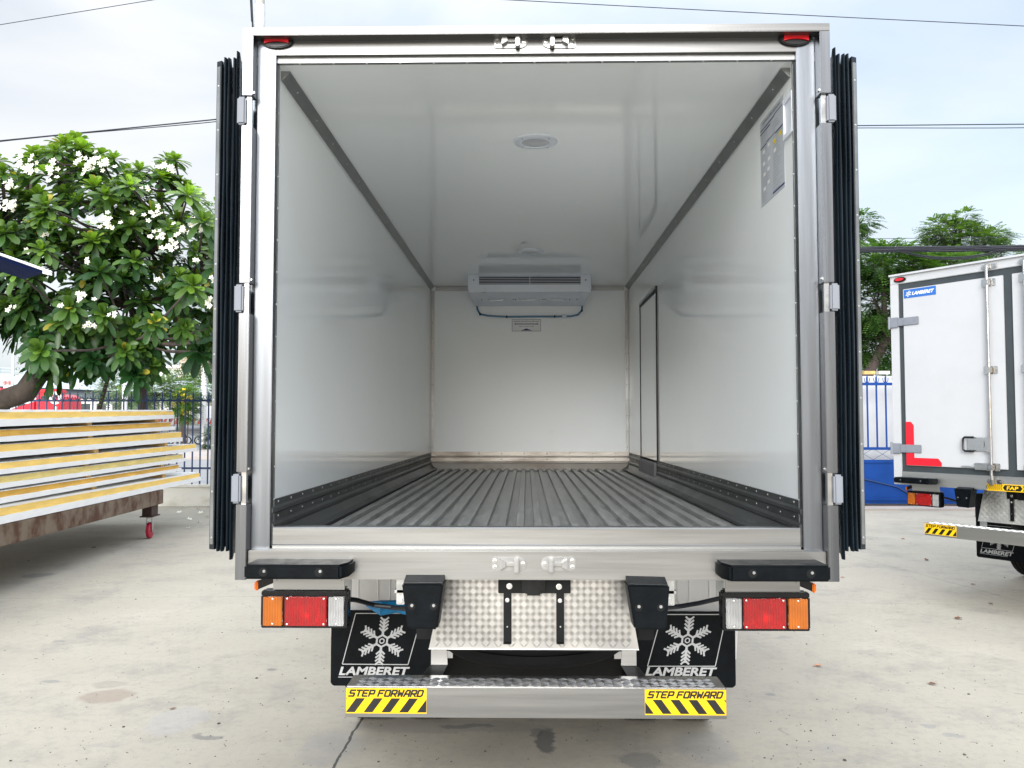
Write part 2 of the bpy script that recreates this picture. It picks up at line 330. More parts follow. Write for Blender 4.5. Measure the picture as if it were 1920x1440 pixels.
# ------------------------------------------------------------------ ground, road
def ground_material():
    m, n, l, p = newmat('yard_concrete')
    def nd(t, **k):
        x = n.new(t)
        for a, b in k.items(): setattr(x, a, b)
        return x
    g = nd('ShaderNodeTexCoord')
    def noise(scale, det=6, rough=.6, st=None, dist=0):
        x = nd('ShaderNodeTexNoise'); x.inputs['Scale'].default_value = scale; x.inputs['Detail'].default_value = det; x.inputs['Roughness'].default_value = rough; x.inputs['Distortion'].default_value = dist
        if st:
            q = nd('ShaderNodeMapping'); q.inputs['Scale'].default_value = st; q.inputs['Rotation'].default_value = (0, 0, .4); l.new(g.outputs['Object'], q.inputs[0]); l.new(q.outputs[0], x.inputs['Vector'])
        else: l.new(g.outputs['Object'], x.inputs['Vector'])
        return x.outputs[0]
    def ramp(v, a, b, c0=(0, 0, 0), c1=(1, 1, 1)):
        r = nd('ShaderNodeValToRGB'); r.color_ramp.elements[0].position = a; r.color_ramp.elements[1].position = b
        r.color_ramp.elements[0].color = (*c0, 1); r.color_ramp.elements[1].color = (*c1, 1); l.new(v, r.inputs[0]); return r.outputs[0]
    def mix(f, a, b, mode='MIX'):
        x = nd('ShaderNodeMixRGB'); x.blend_type = mode
        for s_, v in (('Fac', f), ('Color1', a), ('Color2', b)):
            if isinstance(v, (tuple, float, int)): x.inputs[s_].default_value = v if s_ == 'Fac' else (*v, 1)
            else: l.new(v, x.inputs[s_])
        return x.outputs[0]
    def math_(op, a, b=None, cl=False):
        x = nd('ShaderNodeMath'); x.operation = op; x.use_clamp = cl
        for i, v in enumerate((a, b)):
            if v is None: continue
            if isinstance(v, (float, int)): x.inputs[i].default_value = v
            else: l.new(v, x.inputs[i])
        return x.outputs[0]
    base = ramp(noise(.55, 6, .65), .3, .7, (.278, .254, .205), (.41, .376, .305))
    base = mix(ramp(noise(3.2, 8, .7), .35, .75), base, (.345, .315, .255))
    base = mix(math_('MULTIPLY', ramp(noise(22, 6, .75), .50, .68), .5), base, (.23, .22, .20))
    base = mix(math_('MULTIPLY', ramp(noise(1.4, 10, .8), .50, .64), .6), base, (.20, .19, .17))
    base = mix(math_('MULTIPLY', ramp(noise(48, 5, .8, (1, 3, 1)), .60, .72), .45), base, (.52, .50, .46))
    base = mix(math_('MULTIPLY', ramp(noise(160, 3, .7), .45, .75), .4), base, (.2, .19, .17))
    # scuffs: thin streaky dark marks
    sc = ramp(noise(3.0, 9, .72, (1, 5, 1), .6), .63, .70); base = mix(math_('MULTIPLY', sc, .6), base, (.24, .235, .225))
    sp = ramp(noise(9, 3, .5, None, 1.2), .70, .735); base = mix(math_('MULTIPLY', sp, .55), base, (.16, .155, .15))
    sp = ramp(noise(30, 2, .5), .74, .77); base = mix(math_('MULTIPLY', sp, .6), base, (.10, .095, .09))
    wx = ramp(noise(17, 3, .5, (1, 1, 1), .8), .27, .23); base = mix(math_('MULTIPLY', wx, .0), base, (.6, .6, .58))
    # wobble for stains, dark bands and cracks
    wob = nd('ShaderNodeTexNoise'); wob.inputs['Scale'].default_value = 5; wob.inputs['Detail'].default_value = 7; wob.inputs['Roughness'].default_value = .65; l.new(g.outputs['Object'], wob.inputs[0])
    sb = nd('ShaderNodeVectorMath'); sb.operation = 'SUBTRACT'; l.new(wob.outputs[1], sb.inputs[0]); sb.inputs[1].default_value = (.5, .5, .5)
    def warped(k):
        s1 = nd('ShaderNodeVectorMath'); s1.operation = 'SCALE'; l.new(sb.outputs[0], s1.inputs[0]); s1.inputs['Scale'].default_value = k
        ad = nd('ShaderNodeVectorMath'); l.new(g.outputs['Object'], ad.inputs[0]); l.new(s1.outputs[0], ad.inputs[1]); return ad.outputs[0]
    wv = warped(.16); wl = warped(.05)
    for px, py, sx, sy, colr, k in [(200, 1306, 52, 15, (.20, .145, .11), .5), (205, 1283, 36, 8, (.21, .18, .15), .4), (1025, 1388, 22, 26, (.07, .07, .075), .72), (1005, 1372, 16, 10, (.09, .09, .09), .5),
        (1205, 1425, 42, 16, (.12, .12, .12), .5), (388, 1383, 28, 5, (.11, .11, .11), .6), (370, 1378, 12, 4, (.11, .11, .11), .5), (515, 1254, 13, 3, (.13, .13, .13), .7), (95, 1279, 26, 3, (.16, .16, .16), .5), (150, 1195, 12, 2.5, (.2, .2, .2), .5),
        (840, 1362, 210, 12, (.20, .19, .18), .42), (880, 1362, 60, 4, (.07, .07, .07), .45), (1320, 1400, 60, 35, (.22, .215, .2), .4), (70, 1079, 30, 5, (.14, .14, .14), .6), (1445, 1300, 12, 3, (.16, .16, .16), .6), (1748, 1284, 14, 2, (.12, .12, .12), .5), (1745, 1364, 16, 5, (.2, .2, .2), .5), (1790, 1380, 24, 4, (.2, .2, .2), .5), (330, 1350, 60, 30, (.30, .30, .305), .35), (620, 1400, 60, 40, (.23, .225, .21), .4), (1560, 1405, 40, 10, (.22, .22, .21), .3), (1472, 1195, 16, 3, (.2, .2, .19), .4)]:  # this row starts with a wide dark band and streak below the step
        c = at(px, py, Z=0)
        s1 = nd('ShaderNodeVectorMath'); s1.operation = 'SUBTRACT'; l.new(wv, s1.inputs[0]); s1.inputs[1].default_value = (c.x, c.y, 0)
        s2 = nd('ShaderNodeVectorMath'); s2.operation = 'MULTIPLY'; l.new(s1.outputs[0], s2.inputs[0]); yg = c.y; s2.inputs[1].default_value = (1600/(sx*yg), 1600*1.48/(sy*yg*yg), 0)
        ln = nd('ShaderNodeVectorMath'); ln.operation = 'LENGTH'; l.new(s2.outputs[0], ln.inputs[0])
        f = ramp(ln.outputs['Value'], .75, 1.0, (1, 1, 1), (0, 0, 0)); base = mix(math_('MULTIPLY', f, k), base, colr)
    hgt = noise(120, 4, .7)
    for (a, b, wd, k) in [((612, 1460), (680, 1345), .0045, .9), ((680, 1345), (790, 1180), .003, .8), ((0, 1122), (490, 1118), .0035, .45), ((1520, 1128), (1920, 1137), .003, .4), ((1590, 1040), (1960, 1140), .0035, .55), ((200, 1035), (250, 1023), .004, .5)]:
        A = at(*a, Z=0); B = at(*b, Z=0); d = (B-A); L = d.length; d.normalize(); nn = Vector((-d.y, d.x, 0))
        s1 = nd('ShaderNodeVectorMath'); s1.operation = 'SUBTRACT'; l.new(wl, s1.inputs[0]); s1.inputs[1].default_value = (A.x, A.y, 0)
        dt = nd('ShaderNodeVectorMath'); dt.operation = 'DOT_PRODUCT'; l.new(s1.outputs[0], dt.inputs[0]); dt.inputs[1].default_value = nn
        da = nd('ShaderNodeVectorMath'); da.operation = 'DOT_PRODUCT'; l.new(s1.outputs[0], da.inputs[0]); da.inputs[1].default_value = d
        near = math_('LESS_THAN', math_('ABSOLUTE', dt.outputs['Value']), wd*(1 if a[0] > 650 or a[0] == 0 else 1.4))
        rng = math_('MULTIPLY', math_('GREATER_THAN', da.outputs['Value'], 0.), math_('LESS_THAN', da.outputs['Value'], L))
        base = mix(math_('MULTIPLY', math_('MULTIPLY', near, rng), k), base, (.035, .033, .03))
    l.new(base, p.inputs['Base Color']); p.inputs['Roughness'].default_value = .78
    b = nd('ShaderNodeBump'); b.inputs['Strength'].default_value = .35; b.inputs['Distance'].default_value = .004; l.new(hgt, b.inputs['Height']); l.new(b.outputs[0], p.inputs['Normal'])
    return m
YF = 15.4     # fence line
g = MB(); g.add([(-400, -60, 0), (400, -60, 0), (400, 900, 0), (-400, 900, 0)], [[0, 1, 2, 3]]); struct('ground', g, ground_material())
g = MB(); g.add([(-200, YF+.6, .004), (200, YF+.6, .004), (200, 70, .004), (-200, 70, .004)], [[0, 1, 2, 3]]); struct('road', g, M['asphalt'])
g = MB(); g.box(-60, -2, 35.5, 46, -.02, .12); struct('sidewalk', g, M['pavement'])
g = MB(); g.add([(-90, 66, .008), (-2, 66, .008), (-2, 92, 1.45), (-90, 92, 1.45), (-2, 130, 1.6), (-90, 130, 1.6)], [[0, 1, 2, 3], [3, 2, 4, 5]]); struct('road_ramp', g, M['asphalt'])
# ------------------------------------------------------------------ TRUCK (local frame: x across, y into the box from the rear, z up)
TX, TY = .03, 2.907
def L(px, py, y):      # photo measurement at local depth y -> local coordinates of the main truck
    p = at(px, py, TY+y); return Vector((p.x-TX, y, p.z))
W = 1.02; WI = .927
def rivets(mb, pts, axis, r=.0042, h=.0028):
    for p in pts: mb.dome(p, axis, r, h, 8)
def lamp_cluster(T, sx, xo, xi, z0, z1, y):
    """rear combination lamp; xo outer x, xi inner x (signed)"""
    a, b = sorted((xo, xi)); m = MB(); m.box(a, b, y+.034, y+.06, z0, z1, .006); m.box(a, b, y-.001, y+.0339, z1-.018, z1, .003); m.box(a, b, y-.001, y+.0339, z0, z0+.010, .003)
    for f_ in (.0, .255, .765, .965): wd0 = xi-xo; m.box(xo+wd0*f_, xo+wd0*(f_+(.030 if f_ in (.255, .765) else .035)), y-.0015, y+.0338, z0+.0101, z1-.0181)
    h = obj('tail_lamp', m, M['black_plastic'], T); m = MB(); wd = abs(xi-xo); s = 1 if xi > xo else -1
    def seg(f0, f1, name, mt, scr):
        x0, x1 = sorted((xo+s*wd*f0, xo+s*wd*f1)); q = MB(); q.box(x0, x1, y-.014, y-.009, z0+.010, z1-.018, .002, 2); e = obj(name, q, mt, h)
        cx_, cz_ = (x0+x1)/2, (z0+z1)/2-.006; rw = min(x1-x0, z1-z0)*.40; q = MB(); q.box(x0, x1, y+.028, y+.0335, z0+.010, z1-.018); q.lathe([(rw, .0), (rw*.8, .012), (rw*.45, .021), (.006, .024)], (cx_, y+.001, cz_), (0, 1, 0), 24); obj('reflector', q, M['reflector'], h); q = MB(); q.dome((cx_, y+.02, cz_), (0, -1, 0), .011, .018, 12); obj('bulb', q, M['clear_lens_solid'], h)
        for sxx, szz in scr: q = MB(); q.dome((x0+(x1-x0)*sxx, y-.0142, z0+.010+(z1-z0-.028)*szz), (0, -1, 0), .0045, .003); obj('lens_screw', q, M['steel'], h)
    seg(.035, .255, 'amber_lens', M['amber'], [(.5, .07), (.5, .93)])
    seg(.285, .765, 'red_lens', M['red_lens'], [(.06, .06), (.94, .06), (.06, .94), (.94, .94)])
    seg(.79, .965, 'clear_lens', M['clear_lens'], [(.5, .07), (.5, .93)])
    return h
def keeper(T, cx, cz, y, flip):
    """cam-lock keeper: plate with rounded end, ramp block, bar and upright finger"""
    m = MB(); f = flip; w_, h_ = .060, .0235
    poly = [(cx+f*x, y, cz+z) for x, z in ((-w_, -h_*.75), (-w_+.007, -h_), (w_-h_, -h_), (w_-h_*.3, -h_*.7), (w_, 0), (w_-h_*.3, h_*.7), (w_-h_, h_), (-w_+.007, h_), (-w_, h_*.75))]
    m.prism(poly, (0, -.006, 0), bev=.0015)
    m.prism([(cx+f*-.032, y-.006, cz-.018), (cx+f*-.012, y-.006, cz-.007), (cx+f*-.012, y-.006, cz+.007), (cx+f*-.032, y-.006, cz+.018)], (0, -.022, 0), bev=.001)
    m.box(cx+f*-.013, cx+f*.018, y-.018, y-.006, cz-.006, cz+.006, .002)
    m.box(cx+f*.016, cx+f*.032, y-.034, y-.005, cz-.026, cz+.020, .003)
    k = obj('door_keeper', m, M['keeper'], T); m = MB()
    for x, z in ((-.049, -.0105), (-.049, .0105), (.046, 0)):
        m.lathe([(.0075, 0), (.0075, .003), (.004, .0035), (.0035, .001)], (cx+f*x, y-.006, cz+z), (0, -1, 0), 12)
    obj('keeper_bolt', m, M['steel'], k)
def hex_bolt(m, p, r=.010, h=.007, axis=(0, -1, 0)): m.cyl(p, axis, r*1.25, .0015, 14); m.cyl(Vector(p)+Vector(axis)*.002, axis, r, h, 6)
def tyre(mb, c, axis, Ro, Ri, wd, n=48):
    hw = wd/2
    mb.lathe([(Ri, -hw*.75), (Ro*.80, -hw*1.0), (Ro*.93, -hw*.96), (Ro*.985, -hw*.80), (Ro, -hw*.7), (Ro, -hw*.42), (Ro*.975, -hw*.40), (Ro*.975, -hw*.32), (Ro, -hw*.30), (Ro, -.04*hw), (Ro*.975, -.03*hw), (Ro*.975, .03*hw), (Ro, .04*hw),
        (Ro, hw*.30), (Ro*.975, hw*.32), (Ro*.975, hw*.40), (Ro, hw*.42), (Ro, hw*.7), (Ro*.985, hw*.80), (Ro*.93, hw*.96), (Ro*.80, hw), (Ri, hw*.75), (Ri, -hw*.75)], c, axis, n)
AH = 'alu_h'; MT = 'tread'
def underside(T, wz=0., Lbox=4.9, AX=1.52, fy=.79, fz=.36, fdx=0., sdy=0., sdz=0.):
    """running gear shared by both trucks, main truck measurements"""
    # tail lamps
    for s in (-1, 1):
        if s < 0: a, b = L(490, 1108, .10), L(651, 1178, .10)
        else: a, b = L(1518, 1112, .10), L(1355, 1183, .10)
        lamp_cluster(T, s, a.x, b.x, b.z, a.z, .10)
        m = MB(); a2 = L(512, 1080, .11) if s < 0 else L(1500, 1084, .11); b2 = L(646, 1106, .11) if s < 0 else L(1360, 1110, .11)
        m.box(a2.x, b2.x, .112, .118, b2.z, a2.z+.02, .001); m.box(a2.x, b2.x, .118, .16, b2.z, b2.z+.004)
        for x in (a2.x*.97+b2.x*.03, b2.x*.93+a2.x*.07): hex_bolt(m, (x, .112, a2.z-.012), .006, .003)
        obj('lamp_bracket', m, M[AH], T)
        m = MB(); e = L(486, 1097, .14) if s < 0 else L(1521, 1101, .14)
        m.box(e.x-s*.001, e.x+s*.012, .12, .16, e.z-.016, e.z+.016, .004); mk = obj('side_marker', m, M['amber_solid'], T)
        m = MB(); m.prism([(e.x-s*.002, .125, e.z-.012), (e.x-s*.06, .125, e.z+.012), (e.x-s*.06, .125, e.z+.045), (e.x-s*.002, .125, e.z+.018)], (0, .03, 0)); obj('marker_holder', m, M['black_plastic'], mk)
    # corner bumpers
    for s in (-1, 1):
        a, b = (L(457, 1060, -.107), L(638, 1087, -.107)) if s < 0 else (L(1558, 1062, -.107), L(1370, 1091, -.107))
        zt = max(a.z, b.z)+.002; zb_ = min(a.z, b.z)
        m = MB(); xi = b.x; xo = a.x
        m.prism([(xo, -.107, 0), (xi, -.107, 0), (xi-s*.022, -.045, 0), (xi-s*.022, .028, 0), (xo, .028, 0)], (0, 0, zt-zb_), (0, 0, zb_), bev=.007)
        bmp = obj('corner_bumper', m, M['rubber'], T); 
        for f in (.20, .78):
            m = MB(); m2 = MB(); x = xo+(xi-xo)*f; m.lathe([(.016, 0), (.0145, -.010), (.0145, .0005)], (x, -.1068, (zt+zb_)/2), (0, -1, 0), 18)
            m.cyl((x, -.1072, (zt+zb_)/2), (0, -1, 0), .0145, .0006, 18); hex_bolt(m2, (x+.004, -.1076, (zt+zb_)/2+.003), .004, .002)
            obj('bolt_recess', m, M['black_metal'], bmp); obj('bumper_bolt', m2, M['alu_dark'], bmp)
    # trapezoid dock bumpers
    for s in (-1, 1):
        y = -.06
        if s < 0: P = [L(753, 1094, y), L(832, 1094, y), L(820, 1181, y), L(764, 1179, y)]
        else: P = [L(1176, 1096, y), L(1256, 1098, y), L(1250, 1182, y), L(1190, 1181, y)]
        for p in P: p.y = y
        m = MB(); m.prism(P, (0, .10, 0), bev=.006)
        top = [P[0]+Vector((.004, 0, -.004)), P[1]+Vector((-.004, 0, -.004))]
        m.add([top[0], top[1], top[1]+Vector((0, .09, .022)), top[0]+Vector((0, .09, .022)), top[0]+Vector((0, .09, 0)), top[1]+Vector((0, .09, 0))], [[0, 1, 2, 3], [0, 3, 4], [1, 5, 2]])
        bb = obj('dock_bumper', m, M['rubber'], T); c = (P[0]+P[1]+P[2]+P[3])/4
        for d in (-.036, .036): m = MB(); m2 = MB(); m.cyl((c.x+d, y-.0002, c.z), (0, -1, 0), .0125, .0006, 16); hex_bolt(m2, (c.x+d+.001, y-.0008, c.z+.003), .0042, .003); obj('bolt_recess', m, M['black_metal'], bb); obj('bumper_bolt', m2, M['alu_dark'], bb)
        m = MB(); xx = P[0].x-.02 if s < 0 else P[1].x+.02; m.box(xx-.014, xx+.014, .05, .056, .86, .96, .002); m.box(xx-.02, xx+.02, .05, .09, .90, .91); hex_bolt(m, (xx, .05, .875)); obj('bumper_bracket', m, M['zinc'], bb)
    # tread plate
    y = .17; P = [L(835, 1070, y), L(1172, 1070, y), L(1198, 1219, y), L(804, 1216, y)]
    for p in P: p.y = y
    z0 = (P[2].z+P[3].z)/2; P[2].z = P[3].z = z0
    m = MB(); m.prism(P, (0, .006, 0)); m.box(P[3].x, P[2].x, y-.004, y, z0-.001, z0+.001)
    def ins(u, v):
        x = P[3].x+u; t = v/(P[0].z-z0); return v > .004 and v < P[0].z-z0-.004 and x > P[3].x+(P[0].x-P[3].x)*t+.004 and x < P[2].x+(P[1].x-P[2].x)*t-.004
    checker(m, (P[3].x, y-.0002, z0), (1, 0, 0), (0, 0, 1), 37, 14, .0226, ins, .0026)
    tp = obj('tread_plate_panel', m, M[MT], T, angle=15)
    m = MB(); m.prism([p+Vector((0, .02, -.012)) for p in P], (0, .01, 0)); obj('panel_backing', m, M['black_metal'], tp)
    # number plate carrier
    y = .15; m = MB(); a, b = L(934, 1072, y), L(1070, 1113, y); m.box(a.x, b.x, y, y+.012, b.z, a.z, .002)
    for x0, x1 in ((944, 959), (1043, 1058)):
        a, b = L(x0, 1110, y+.006), L(x1, 1206, y+.006); m.box(a.x, b.x, y+.008, y+.016, b.z, a.z, .001); m.box(a.x, b.x, y-.01, y+.014, b.z, b.z+.004)
    pc = obj('plate_carrier', m, M['black_metal'], T); m = MB()
    for px, py, r in ((955, 1099, .0085), (1048, 1100, .0085), (951, 1126, .006), (1050, 1127, .006), (951, 1176, .002), (1051, 1176, .002)):
        p = L(px, py, y); hex_bolt(m, (p.x, y+(-.0005 if r > .007 else .0075), p.z), r, .004)
    obj('carrier_bolt', m, M['steel'], pc); m = MB()
    a, b = L(985, 1072, y-.03), L(1016, 1117, y-.03); m.box(a.x, b.x, y-.035, y, b.z, a.z, .006); m.box(a.x-.012, b.x+.012, y-.02, y-.0002, b.z+.008, a.z, .004); obj('plate_lamp', m, M['black_plastic'], pc)
    # step
    ya = -.01; a, b = L(648, 1291, ya), L(1363, 1351, ya); xs_ = (L(800, 1300, ya).x, L(1209, 1300, ya).x); zt, zb_ = .575, b.z+.004+sdz; a.z = zt = L(1000, 1290, ya).z+sdz; ya += sdy
    yb = .125+sdy; m = MB(); m.box(a.x, b.x, ya, ya+.004, zb_, zt, .001); m.box(a.x, b.x, ya+.004, yb, zt-.004, zt-.0005); m.box(a.x, b.x, yb-.004, yb, zt-.05, zt-.004)
    m.box(a.x, a.x+.004, ya+.004, yb-.004, zb_, zt-.004); m.box(b.x-.004, b.x, ya+.004, yb-.004, zb_, zt-.004)
    st = obj('rear_step', m, M[AH], T); m = MB(); m.box(a.x+.004, b.x-.004, ya+.006, yb-.002, zt-.0004, zt+.002)
    checker(m, (a.x, ya+.008, zt+.0022), (1, 0, 0), (0, 1, 0), 40, 4, .031, lambda u, v: v < .115 and .008 < u < b.x-a.x-.008, .0028)
    obj('step_tread', m, M[MT], st, angle=15)
    for s in (-1, 1):
        xa, xb = (a.x+.002, xs_[0]) if s < 0 else (xs_[1], b.x-.002); z1 = zt-.003; z0_ = z1-.083
        m = MB(); m.box(xa, xb, ya-.0012, ya-.0002, z0_, z1); sk = obj('step_sticker', m, M['yellow'], st)
        m = MB(); strokes(m, 'STEP FORWARD', ((xa+xb)/2, ya-.0012, z1-.0165), (xb-xa)*.90, .019, shear=.35, th=.30)
        zz0, zz1 = z0_+.004, z1-.033; n_ = 5; pit = (xb-xa)/(n_-.45)
        for k in range(-1, n_+1):
            sh = .034*(-s); x = xa+k*pit
            q = [(x, zz0), (x+pit*.5, zz0), (x+pit*.5+sh, zz1), (x+sh, zz1)]
            # clip to sticker
            pts = []
            for (px_, pz_) in q: pts.append([px_, pz_])
            def clip(pts, lim, sg):
                out = []
                for i in range(len(pts)):
                    A, B = pts[i], pts[(i+1) % len(pts)]; ia, ib = sg*(A[0]-lim) <= 0, sg*(B[0]-lim) <= 0
                    if ia: out.append(A)
                    if ia != ib: t = (lim-A[0])/(B[0]-A[0]); out.append([lim, A[1]+t*(B[1]-A[1])])
                return out
            pts = clip(clip(pts, xb-.001, 1), xa+.001, -1) if pts else pts
            if len(pts) > 2: m.add([(p[0], ya-.0018, p[1]) for p in pts], [list(range(len(pts)))])
        obj('sticker_print', m, M['ink'], sk, smooth=False)
    for s in (-1, 1):   # step arms
        if s < 0: u0, u1, l0, l1 = L(805, 1216, .13), L(834, 1216, .13), L(787, 1266, .10), L(827, 1266, .10)
        else: u0, u1, l0, l1 = L(1197, 1216, .13), L(1170, 1216, .13), L(1216, 1268, .10), L(1180, 1268, .10)
        m = MB(); mid = .62
        A = Vector((u0.x, .19, .70)); B = Vector((u1.x, .19, .70)); C = Vector((u1.x*.985, .185, mid)); D = Vector((u0.x, .185, mid)); E = Vector((l1.x, .12+sdy, zt-.004)); F = Vector((l0.x, .12+sdy, zt-.004))
        m.add([A, B, C, D, E, F]+[p+Vector((0, .006, 0)) for p in (A, B, C, D, E, F)], [[0, 1, 2, 3], [3, 2, 4, 5], [7, 6, 9, 8], [8, 9, 11, 10], [0, 3, 9, 6], [3, 5, 11, 9], [1, 7, 8, 2], [2, 8, 10, 4]])
        m.box(min(u0.x, u1.x), max(u0.x, u1.x), .196, .45, .68, .72); obj('step_arm', m, M[AH], T)
    # mud flaps with snowflake and name
    for s in (-1, 1):
        y = .79; a, b = (L(621, 1144, y), L(818, 1286, y)) if s < 0 else (L(1190, 1146, y), L(1380, 1287, y))
        a.x += s*fdx; b.x += s*fdx; dzf = fz-.36; b.z = fz; m = MB(); x0, x1, z0, z1 = a.x, b.x, b.z, a.z; r = .012
        y = fy; m.prism([(x0, y, z1), (x1, y, z1), (x1, y, z0+r), (x1-r, y, z0), (x0+r, y, z0), (x0, y, z0+r)], (0, .008, 0), bev=.002)
        fl = obj('mud_flap', m, M['rubber'], T); m = MB()
        c = L(716, 1202, .787) if s < 0 else L(1289, 1201, .787); snowflake(m, (c.x+s*fdx, y-.0006, c.z+dzf), .094, shear=.12, th=.105)
        yq = .79; q = [L(667, 1150, yq), L(792, 1150, yq), L(765, 1246, yq), L(642, 1245, yq)] if s < 0 else [L(1241, 1152, yq), L(1362, 1152, yq), L(1341, 1249, yq), L(1214, 1249, yq)]
        for i in range(4):
            A, B = q[i], q[(i+1) % 4]; bar2(m, (A.x+s*fdx, A.z+dzf), (B.x+s*fdx, B.z+dzf), .0035, (Vector((0, y-.0008, 0)), Vector((1, 0, 0)), Vector((0, 0, 1))), .0008, i % 2)
        t = L(702, 1258, .79) if s < 0 else L(1277, 1259, .79); t.x += s*fdx; t.z += dzf
        text(m, 'LAMBERET', (t.x, y-.0006, t.z), .036, width=.305, shear=.22, bold=.035, lift=.001)
        bar2(m, (t.x-.155, t.z-.026), (t.x+.10, t.z-.026), .003, (Vector((0, y-.0008, 0)), Vector((1, 0, 0)), Vector((0, 0, 1))), .0008)
        obj('flap_print', m, M['silver_ink'], fl, smooth=False)
        # cables above the flap
        pts = [L(640, 1122, .2), L(668, 1125, .3), L(700, 1134, .4), L(735, 1139, .4), L(775, 1143, .3)] if s < 0 else [L(1240, 1140, .3), L(1275, 1137, .35), L(1310, 1131, .3), L(1345, 1123, .22), L(1370, 1118, .2)]
        m = MB(); m.tube(pts, .009, 8); obj('cable', m, M['cable'], T)
    # white wheel arches, stamped with grooves
    for s in (-1, 1):
        m = MB(); xo, xi = s*.90, s*.36; yc, zc, r0 = AX-.06, .40, .50; prof = []
        for k in range(13): a = R(200-k*18.3); prof.append((yc+r0*math.cos(a)*1.02, zc+r0*math.sin(a)*.93+.05))
        prof = [(yc-r0*1.12, .62)]+prof[1:]
        vs = [(xo, y, z) for y, z in prof]+[(xi, y, z) for y, z in prof]; n_ = len(prof); m.add(vs, [[i, i+1, n_+i+1, n_+i] for i in range(n_-1)])
        m.box(xo, xi, AX-.62, AX-.614, .60, .93)
        for gx in (.52, .66, .80):
            pts = [(s*(gx-.026), AX-.621, .95), (s*(gx-.026), AX-.621, .715)]+[(s*(gx+.026*math.cos(a)), AX-.621, .715+.028*math.sin(a)) for a in [R(180+q*22.5) for q in range(1, 8)]]+[(s*(gx+.026), AX-.621, .715), (s*(gx+.026), AX-.621, .95)]
            m.tube(pts, .0028, 6)
        fa = obj('wheel_arch', m, M['arch_white'], T)
        m = MB(); x = L(652, 1100, .6).x if s < 0 else L(1350, 1100, .6).x
        m.box(x-.016, x+.016, .6, .605, .76, .95, .003); m.cyl((x, .6, .775), (0, -1, 0), .008, .001, 12); obj('arch_bracket', m, M['zinc'], fa)
    # wheels, axle, chassis
    for s in (-1, 1):
        m = MB(); rw = .385
        for off in (.79, .53): tyre(m, (s*off, AX, rw+wz), (1, 0, 0), rw, .22, .21)
        wh = obj('rear_wheel', m, M['tyre'], T); m = MB(); m.lathe([(.22, .08), (.20, .02), (.09, .0), (.08, .06), (0, .06)], (s*.79, AX, rw+wz), (s, 0, 0), 24); obj('wheel_rim', m, M['white_paint'], wh)
        m = MB(); tyre(m, (s*.80, Lbox-.1, rw+wz), (1, 0, 0), rw, .22, .21); wh = obj('front_wheel', m, M['tyre'], T)
        m = MB(); m.box(s*.40-.03, s*.40+.03, .22, Lbox+.3, .70, .90, .003); obj('chassis_rail', m, M['black_metal'], T)
    m = MB(); m.cyl((-.7, AX, .385+wz), (1, 0, 0), .06, 1.4, 16); m.lathe([(.06, -.2), (.17, -.1), (.2, 0), (.17, .1), (.06, .2)], (0, AX, .385+wz), (1, 0, 0), 20); obj('rear_axle', m, M['black_metal'], T)
    m = MB(); tyre(m, (0, .80, .63), (0, 0, 1), .39, .22, .20, 56); sp = obj('spare_wheel', m, M['tyre'], T)
    m = MB(); m.lathe([(.22, .05), (.2, .0), (.0, -.01)], (0, .80, .63), (0, 0, -1), 24); obj('wheel_rim', m, M['black_metal'], sp)
    for nm, bx in (('crossmember', (-.37, .37, .24, .30, .74, .90)), ('crossmember', (-.37, .37, 2.2, 2.3, .70, .86)), ('fuel_tank', (-.75, -.44, 2.5, 3.4, .42, .8, .02)), ('gearbox', (-.3, .3, 3.2, 4.6, .35, .75, .05)), ('battery_box', (.44, .8, 2.5, 3.1, .4, .8, .02)), ('added_shade_sheet', (-.43, .43, AX-.27, AX-.262, .22, .70))):  # last sheet is added to darken the lit ground behind the spare wheel
        m = MB(); m.box(*bx); obj(nm, m, M['black_metal'], T)
m_, n_, l_, p_ = newmat('tread_plate_aluminium'); M['tread'] = m_
p_.inputs['Base Color'].default_value = (.74, .73, .71, 1); p_.inputs['Metallic'].default_value = 1; p_.inputs['Roughness'].default_value = .30
q_ = n_.new('ShaderNodeTexNoise'); q_.inputs['Scale'].default_value = 5; q_.inputs['Detail'].default_value = 8; c_ = n_.new('ShaderNodeValToRGB'); c_.color_ramp.elements[0].color = (.44, .435, .43, 1); c_.color_ramp.elements[1].color = (.64, .63, .615, 1)
c_.color_ramp.elements[0].position = .35; c_.color_ramp.elements[1].position = .65
t_ = n_.new('ShaderNodeTexCoord'); l_.new(t_.outputs['Object'], q_.inputs[0]); l_.new(q_.outputs[0], c_.inputs[0]); l_.new(c_.outputs[0], p_.inputs['Base Color'])

# ============================== main truck
T = thing('refrigerated_truck', 'white refrigerated box truck seen from behind with both rear doors folded open', 'truck', (TX, TY, 0))
ZT = 2.866; ZB = .951; CZ = 2.77; YB = 5.04
FZ = HC-(878-795)*(TY+YB)/FPX      # floor height
def wallp(name, b, mt=M['frp']): m = MB(); m.box(*b); return obj(name, m, mt, T)
wallp('left_wall', (-W+.012, -WI, .0935, YB, ZB+.03, CZ)); wallp('ceiling', (-W+.012, W-.012, .090, YB, CZ, ZT-.02))
rw_ = wallp('right_wall', (WI, W-.012, .0935, YB, ZB+.03, CZ)); M['frp_dull'] = mat('satin_white_panel', (.895, .93, .94), .34, 0, .02, 1.2, spec=.3); bw_ = wallp('front_wall', (-W+.012, W-.012, YB, YB+.08, ZB+.03, ZT-.02), M['frp_dull'])
